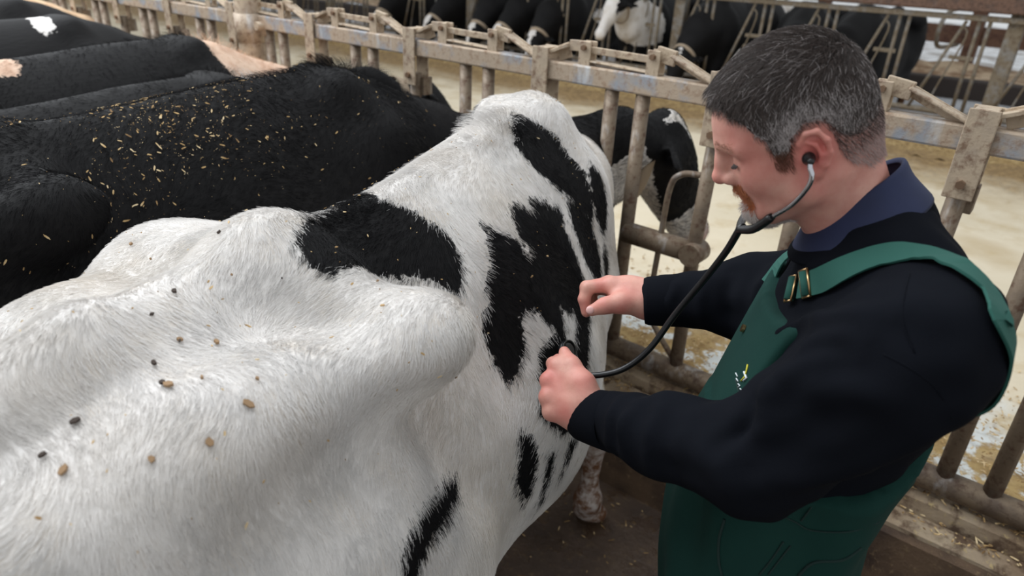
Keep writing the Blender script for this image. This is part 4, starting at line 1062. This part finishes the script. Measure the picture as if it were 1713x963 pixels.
# ------------------------------------------------------------------ fur of the near cows
def fur(root, V, Q, pos, yaw, n, L0, coatfn, seed, sc=1.0, r=.00030, tuft=None, vis=True, white=g(232, 229, 226), black=g(17, 16, 18), tan=g(206, 192, 172)):
    cam = unplace(np.array([[0, 0, 1.8]]), pos, yaw)[0] / sc
    N0 = vnormals(V, Q); cen = V[Q].mean(1); fn = N0[Q[:, 0]]
    dv = cam - cen; dist = np.linalg.norm(dv, axis=1); face = (fn * dv).sum(1) / dist
    w_ = np.where(face > -.25, 1.0, .12) / np.clip(dist, .6, 3) ** 1.2
    w_ *= (cen[:, 2] > .45)
    P, N_, fi = sample(V, Q, n, w_, seed); x, y, z = P.T; r_ = np.random.default_rng(seed)
    side = np.clip(np.abs(N_[:, 0]) * 1.2, 0, 1)
    base = np.stack([.15 * np.sign(x) * (1 - side), -1.0 + .55 * side, -.15 - .85 * side], 1)
    sw = .9 * wav(P, 1.6, seed + 1, 6) * .6 + .35 * wav(P, 5, seed + 2, 6)
    cb = base - N_ * (base * N_).sum(1)[:, None]; cb = nrm(cb); bt = np.cross(N_, cb)
    cb = nrm(cb * np.cos(sw)[:, None] + bt * np.sin(sw)[:, None] + .16 * r_.normal(size=P.shape)); cb = nrm(cb - N_ * (cb * N_).sum(1)[:, None])
    L_ = L0 * (.6 + .7 * r_.random(n)); lift = np.full(n, .22)
    if tuft is not None:
        tw_ = tuft(P); L_ = L_ + tw_ * (.5 + .8 * r_.random(n)); lift = lift + 14 * tw_
    lf = lift[:, None]
    D = [nrm(cb + N_ * lf * 1.4), nrm(cb + N_ * lf), nrm(cb + N_ * lf * .4)]
    s = coatfn(P + .006 * r_.normal(size=P.shape)); bl = s > 0
    clump = np.clip(.5 + .5 * wav(P, 9, seed + 3, 8), 0, 1)[:, None]
    wc = np.array(white) * (.80 + .2 * clump + .10 * r_.random((n, 1))); tmix = (np.clip(.55 * wav(P, 2.2, seed + 4, 8) - .1, 0, .75))[:, None] * (.4 + .6 * r_.random((n, 1)))
    tmix = np.clip(tmix + (np.clip((1.0 - z) / .5, 0, 1) * .45)[:, None] * (.4 + .6 * r_.random((n, 1))), 0, .9)  # lower-body shading put into the white fur as tan towards the belly
    wc = wc * (1 - tmix) + np.array(tan) * tmix
    cols = np.where(bl[:, None], np.array(black) * (.6 + 1.2 * r_.random((n, 1))), wc)
    Pw = place(P * sc, pos, yaw); Dw = [place(d, (0, 0, 0), yaw) for d in D]
    o = strands('fur', Pw, Dw, L_ * sc, r, cols, M['fur'], root)
    if sc != 1.0:   # parent is scaled
        o.scale = (1 / sc,) * 3
    return o
def tuft_main(P):
    x, y, z = P.T
    return .034 * np.exp(-((y - .66) / .10)**2) * (np.abs(x) < .05) * (z > 1.3) + .012 * np.exp(-((y - .35) / .3)**2) * (np.abs(x) < .03) * (z > 1.3)
fur(main, mV, mQ, HP, HYAW, 260000, .015, lambda P: coat_main(P)[0], 21, tuft=tuft_main)
def tuft_c2(P):
    x, y, z = P.T
    return (.040 * np.exp(-((y - 1.0) / .12)**2) + .02 * np.exp(-((y - .75) / .3)**2)) * (np.abs(x) < .05) * (z > 1.3)
for k, n in ((0, 120000), (1, 25000), (2, 25000)):
    r_, v_, q_, w_, pos, yaw, sc, rule = HERD[k]
    fur(r_, v_, q_, pos, yaw, n, .017, (lambda P, rule=rule: (rule(P) if rule else np.ones(len(P)))), 41 + k, sc, r=.0003 + .0001 * k, tuft=tuft_c2, tan=g(214, 178, 150), white=g(222, 196, 172) if k == 2 else g(230, 226, 222))
# ------------------------------------------------------------------ chaff and dirt lying on the coats
m = mat('chaff', g(190, 160, 112), .9); t = NT(m); t.col(t.ramp(t.noise(30, 2), [(.35, g(120, 92, 58)), (.5, g(186, 154, 104)), (.65, g(220, 198, 158))])); M['chaff'] = m
M['dung'] = mat('dried_dung', g(150, 122, 92), .95); M['dung_d'] = mat('dark_dung', g(70, 60, 54), .95)
def flake(q, p, n_, L, wd, th, r):
    u = unit(np.cross(n_, r.normal(size=3))); v = np.cross(n_, u); c = p + n_ * th
    k = r.random(6) * .5 + .75; a = [0, 1.05, 2.1, 3.14, 4.2, 5.2]
    top = [c + u * math.cos(a[i]) * L * k[i] + v * math.sin(a[i]) * wd * k[i] + n_ * th for i in range(6)]; bot = [t_ - n_ * th * 2 for t_ in top]
    q.add(top + bot, [[0, 1, 2, 3, 4, 5], [11, 10, 9, 8, 7, 6]] + [[i, i + 6, (i+1) % 6 + 6, (i+1) % 6] for i in range(6)])
r_ = np.random.default_rng(77); root, v_, q_, w_, pos, yaw, sc, _ = HERD[0]
P, N_, _ = sample(v_, q_, 12000, ((v_[q_[:, 0]][:, 2] > 1.20) & (v_[q_[:, 0]][:, 1] > -.4) & (v_[q_[:, 0]][:, 1] < 1.15)) * 1.0, 5)
keep = r_.random(len(P)) < np.exp(-((P[:, 0] - .06) / .15)**2) * np.exp(-((P[:, 1] - .30) / .30)**2) * np.clip(.5 + .6 * wav(P, 4, 8), .05, 1) + .03
q = MB()
for p, n_ in zip(P[keep], N_[keep]):
    s_ = .2 + r_.random()**6 * 1.5
    flake(q, place(p, pos, yaw) + place(n_, (0, 0, 0), yaw) * .006, place(n_, (0, 0, 0), yaw), .0045 * s_, .0013 * s_, .0005, r_)
c_ = q.build('chaff', M['chaff'], root); c_['kind'] = 'stuff'; c_['label'] = 'flecks of yellow chaff'
q = MB(); q2 = MB()
def lump(Q_, px, py, L, wd):
    d = unit(at(px, py, 1) - at(px, py, 0)); h_ = MBV.ray_cast(Vector((0, 0, 1.8)), Vector(d))
    if h_[0] is not None:
        n_ = np.array(h_[1]); flake(Q_, np.array(h_[0]) + n_ * .0035, n_, L * .62, wd * .55, .0016, r_)
for px, py, L, wd in ((362, 577, .009, .005), (285, 648, .010, .008), (110, 790, .006, .011), (350, 742, .009, .007), (222, 412, .005, .004), (255, 437, .003, .002), (415, 678, .012, .007), (430, 638, .004, .003), (300, 572, .005, .004), (340, 637, .005, .003), (255, 770, .007, .006), (630, 475, .003, .002), (388, 462, .003, .002), (1, 1, 0.001, .001)): lump(q, px, py, L, wd)
for px, py, L, wd in ((258, 611, .006, .005), (273, 645, .006, .005), (128, 708, .005, .010), (292, 491, .005, .006), (252, 530, .004, .003), (370, 392, .005, .002), (75, 765, .004, .007), (472, 467, .002, .002), (300, 574, .003, .002)): lump(q2, px, py, L, wd)
o = q.build('dung_crumbs', M['dung'], main); o['kind'] = 'stuff'; o = q2.build('dung_crumbs', M['dung_d'], main); o['kind'] = 'stuff'
q = MB(); P, N_, _ = sample(mV, mQ, 260, ((mV[mQ[:, 0]][:, 2] > 1.2) & (mV[mQ[:, 0]][:, 1] < .9)) * 1.0, 15)
for p, n_ in zip(P, N_):
    s_ = .3 + r_.random()**3; flake(q, place(p, HP, HYAW) + place(n_, (0,0,0), HYAW) * .008, place(n_, (0,0,0), HYAW), .0035 * s_, .0014 * s_, .0005, r_)
o = q.build('chaff', M['chaff'], main); o['kind'] = 'stuff'

# ------------------------------------------------------------------ feed scattered on the alley and the kerb
q = MB(); r_ = np.random.default_rng(5)
for k in range(14000):
    u = r_.random()
    if u < .62: x = -4.5 + 6 * r_.random(); y = 2.10 + abs(r_.normal()) * .42; z = ALZ + .012 * max(0, 1 - (y - 2.1)) + .004
    elif u < .76: x = -4.5 + 6 * r_.random(); y = 1.94 + .10 * r_.random(); z = .468
    elif u < .82: x = -4.5 + 6 * r_.random(); y = 1.87 + .06 * r_.random(); z = .408
    elif u < .86: x = -2.5 + 3.5 * r_.random(); y = 1.0 + .8 * r_.random(); z = .008
    else: x = -11 + 11 * r_.random(); y = 7.6 - abs(r_.normal()) * .5; z = ALZ + .01
    a = r_.random() * 6.28; L = .004 + .010 * r_.random()**2; n_ = unit([r_.normal() * .25, r_.normal() * .25, 1])
    flake(q, np.array([x, y, z]), n_, L, .0022, .001, r_)
o = q.build('scattered_feed', M['chaff']); tag(o, 'chopped yellow feed scattered on the alley floor behind the headlocks', 'feed', kind='stuff')
# low drift of feed in front of the far cows
xs = np.linspace(-12, 2, 160); ys = np.linspace(6.6, 7.68, 14); X, Y = np.meshgrid(xs, ys, indexing='ij'); P = np.stack([X.ravel(), Y.ravel(), 0 * X.ravel()], 1)
P[:, 2] = ALZ - .01 + np.clip(.09 * np.exp(-((P[:, 1] - 7.4) / .35)**2) * (1 + .5 * wav(P, 1.3, 3)) + .012 * wav(P, 7, 4), 0, .2)
m = mat('feed_drift', g(150, 124, 84), .95); t = NT(m); t.col(t.ramp(t.noise(26, 8, rough=.75), [(.35, g(104, 84, 54)), (.5, g(160, 132, 86)), (.65, g(196, 172, 124))])); t.bump(t.noise(60, 6), .8, .02)
o = mk('feed_drift', P, [[i*14 + j, (i+1)*14 + j, (i+1)*14 + j+1, i*14 + j+1] for i in range(159) for j in range(13)], m); tag(o, 'long low drift of feed along the far headlocks', 'feed', kind='stuff')

# ------------------------------------------------------------------ the far row
SP2 = .66
f2 = empty('headlock_fence', (-5, FY2, .5), 'grey steel headlock fence on the far side of the feed alley, under a rusty beam', 'fence')
q = MB(); q.box((-5, FY2 - .06, 1.59), (26, .10, .13)); q.build('top_beam', M['far_beam'], f2, bev=.01)
q = MB(); q.box((-5, FY2, 1.47), (26, .05, .05)); q.build('upper_rail', M['far_steel'], f2, bev=.006)
q = MB(); q.tube([(-18, FY2, .62), (8, FY2, .62)], .028, 10); q.build('bottom_rail', M['far_steel'], f2, True)
FL = {}
def fpart(key, name, fn, x, mt='far_steel', smooth=True):
    if key not in FL:
        q = MB(); fn(q); o = q.build(name, M[mt], None, smooth); o.data.transform(Matrix.Translation(-f2.location)); o.parent = f2; FL[key] = o
    else:
        o = FL[key].copy(); C.objects.link(o)
    o.location = (x, 0, 0)
for k in range(-18, 4):
    x = -.9 + k * SP2
    fpart('v', 'post', lambda q: q.tube([(0, FY2, .62), (0, FY2, 1.47)], .017, 10), x)
    fpart('v', 'post', None, x + .085)
    fpart('d', 'swing_bar', lambda q: q.tube([(.30, FY2 - .02, 1.44), (.03, FY2 - .02, .64)], .015, 10), x - .40)
    fpart('s', 'spacer', lambda q: q.box((0, FY2, 1.12), (.20, .012, .035)), x - .06, smooth=False)
    fpart('r', 'release_rod', lambda q: q.tube(spline([(0, FY2 - .01, 1.40), (.05, FY2 - .01, 1.30), (-.05, FY2 - .01, .9), (-.10, FY2 - .01, .66)], 4), .008, 8), x - .12)
for k, x in enumerate((-.62, -3.9, -7.2, -10.5)):
    q = MB(); q.box((x, FY2 + .12, 1.6), (.13, .13, 2.7)); o = q.build('barn_post', M['far_steel'], bev=.01)
    tag(o, 'square grey steel barn post behind the far headlocks, ' + ['first from the right', 'second from the right', 'third from the right', 'fourth from the right'][k], 'post', 'posts behind the far headlocks')

def copy_tree(o, parent=None):
    c = o.copy(); C.objects.link(c); c.parent = parent
    for ch in list(o.children):
        copy_tree(ch, c)
    return c
def far_rule(seed, thr):
    return lambda V: .08 * (wav(V, 1.0, seed) + thr)
down = dict(poll=(0, 1.62, .92), muz=(.02, 1.80, .50), nk=[(0, .95, 1.14), (0, 1.20, 1.08), (0, 1.42, .98)])
downl = dict(poll=(-.05, 1.60, .90), muz=(-.12, 1.86, .58), nk=[(0, .95, 1.14), (0, 1.20, 1.08), (-.03, 1.42, .98)])
upr = dict(poll=(0, 1.62, 1.42), muz=(.03, 1.86, 1.05), nk=[(0, .95, 1.18), (0, 1.22, 1.28), (0, 1.45, 1.36)])
VAR = {}
def far_cow(var, x, y, label, yaw=PI, group='cows feeding at the far headlocks'):
    kw, rule, face = dict(a=(down, far_rule(3, 1.9), True), b=(downl, far_rule(9, 1.0), True), c=(upr, lambda V: np.where((V[:, 1] > 1.62) & (V[:, 2] < 1.5) & (np.abs(V[:, 0]) < .075), -1, .08 * (wav(V, 1.0, 14) + .6)), False), d=(down, far_rule(22, 2.2), False))[var]
    if var not in VAR:
        r_, *_ = standing_cow('cow', label, (x, y, 0), PI, STAND, .03, coat_rule(rule, face), mt='coat_far', group=group, bump=.006, lat=(1, 0, 0), **kw); VAR[var] = r_
    else:
        r_ = copy_tree(VAR[var]); r_.location = (x, y, 0); r_['label'] = label; r_['group'] = group
    if yaw != PI: r_.rotation_euler.z = yaw - PI
    return r_
def atz(px, py, z): d = at(px, py, 1) - at(px, py, 0); return at(px, py, 0) + d * ((z - 1.8) / d[2])
def aty(px, py, y): d = at(px, py, 1) - at(px, py, 0); return at(px, py, 0) + d * (y / d[1])
for var, px, lab in (('b', 628, 'black cow with collar at the far headlocks, leftmost of those lowering their heads'),
                     ('a', 717, 'black cow with white blaze feeding at the far headlocks, second from the left'),
                     ('b', 785, 'black cow with white blaze at the far headlocks, left of the close pair'),
                     ('a', 832, 'black cow with pale collar at the far headlocks, middle of the feeding row'),
                     ('b', 885, 'black cow with pale collar at the far headlocks, right end of the close group'),
                     ('c', 1022, 'cow with all-white face held up between the far headlocks'),
                     ('d', 1140, 'black cow reaching low through the far headlocks beside the man\'s head')):
    p = aty(px, 55, 7.35); far_cow(var, p[0], 9.0, lab)
for var, x, y, yaw, lab in (('a', -2.72, 9.2, PI + .15, 'black cow with white marks standing behind the far headlocks above the man\'s hair'), ('d', -1.95, 9.5, PI - .15, 'black cow standing sideways behind the far headlocks at the right'),
                            ('b', -3.52, 9.9, PI + .1, 'patchy black and white cow behind the far headlocks beside the white-faced one')):
    far_cow(var, x, y, lab, yaw, 'cows standing in the far pen')
# pen beyond: stall kerb, sand bed, divider loops, brown boards
m = mat('dark_stall_kerb', g(52, 44, 40), .9); M['dkerb'] = m
kerb('trim_4', 11.2, 11.5, .2, .55, -30, 14, m)
m = mat('stall_bedding', g(150, 124, 96), .95); t = NT(m); t.col(t.ramp(t.noise(4, 6), [(.4, g(128, 100, 74)), (.6, g(190, 168, 140))])); 
plane('ground_bedding', -30, 14, 11.5, 13.6, .52, 60, 8, m, .03, 1)
M['brown_board'] = m_steel('brown_board', g(92, 62, 50), g(110, 80, 62), g(60, 42, 36), .1)
for k in range(14):
    x = 3 - k * 1.2; q = MB()
    q.tube(spline([(x, 13.74, 1.35), (x, 12.2, 1.35), (x, 11.7, 1.2), (x, 11.75, .95), (x, 12.3, .85), (x, 13.74, .80)], 6), .03, 10)
    o = q.build('stall_divider', M['far_steel'], None, True); tag(o, 'looped steel stall divider in the far pen', 'divider', 'stall dividers in the far pen')
for k in range(9):
    x = 3.2 - k * 2.4; q = MB(); q.box((x, 13.7, 1.6), (.2, .2, 2.6)); o = q.build('stall_post', M['brown_board'], None, bev=.01); tag(o, 'brown post at the back of the far stalls, ' + ['rightmost','second from the right','third from the right','fourth from the right','fifth from the right','sixth from the right','seventh from the right','eighth from the right','leftmost'][k], 'post', 'posts at the back of the far stalls')
q = MB(); q.box((-6, 13.75, .95), (24, .05, .28)); o = q.build('stall_board', M['brown_board']); tag(o, 'long brown board along the back of the far stalls, lower of two', 'board')
q = MB(); q.box((-6, 13.75, 1.75), (24, .05, .9)); o = q.build('stall_board', M['brown_board']); tag(o, 'long brown board along the back of the far stalls, upper of two', 'board')
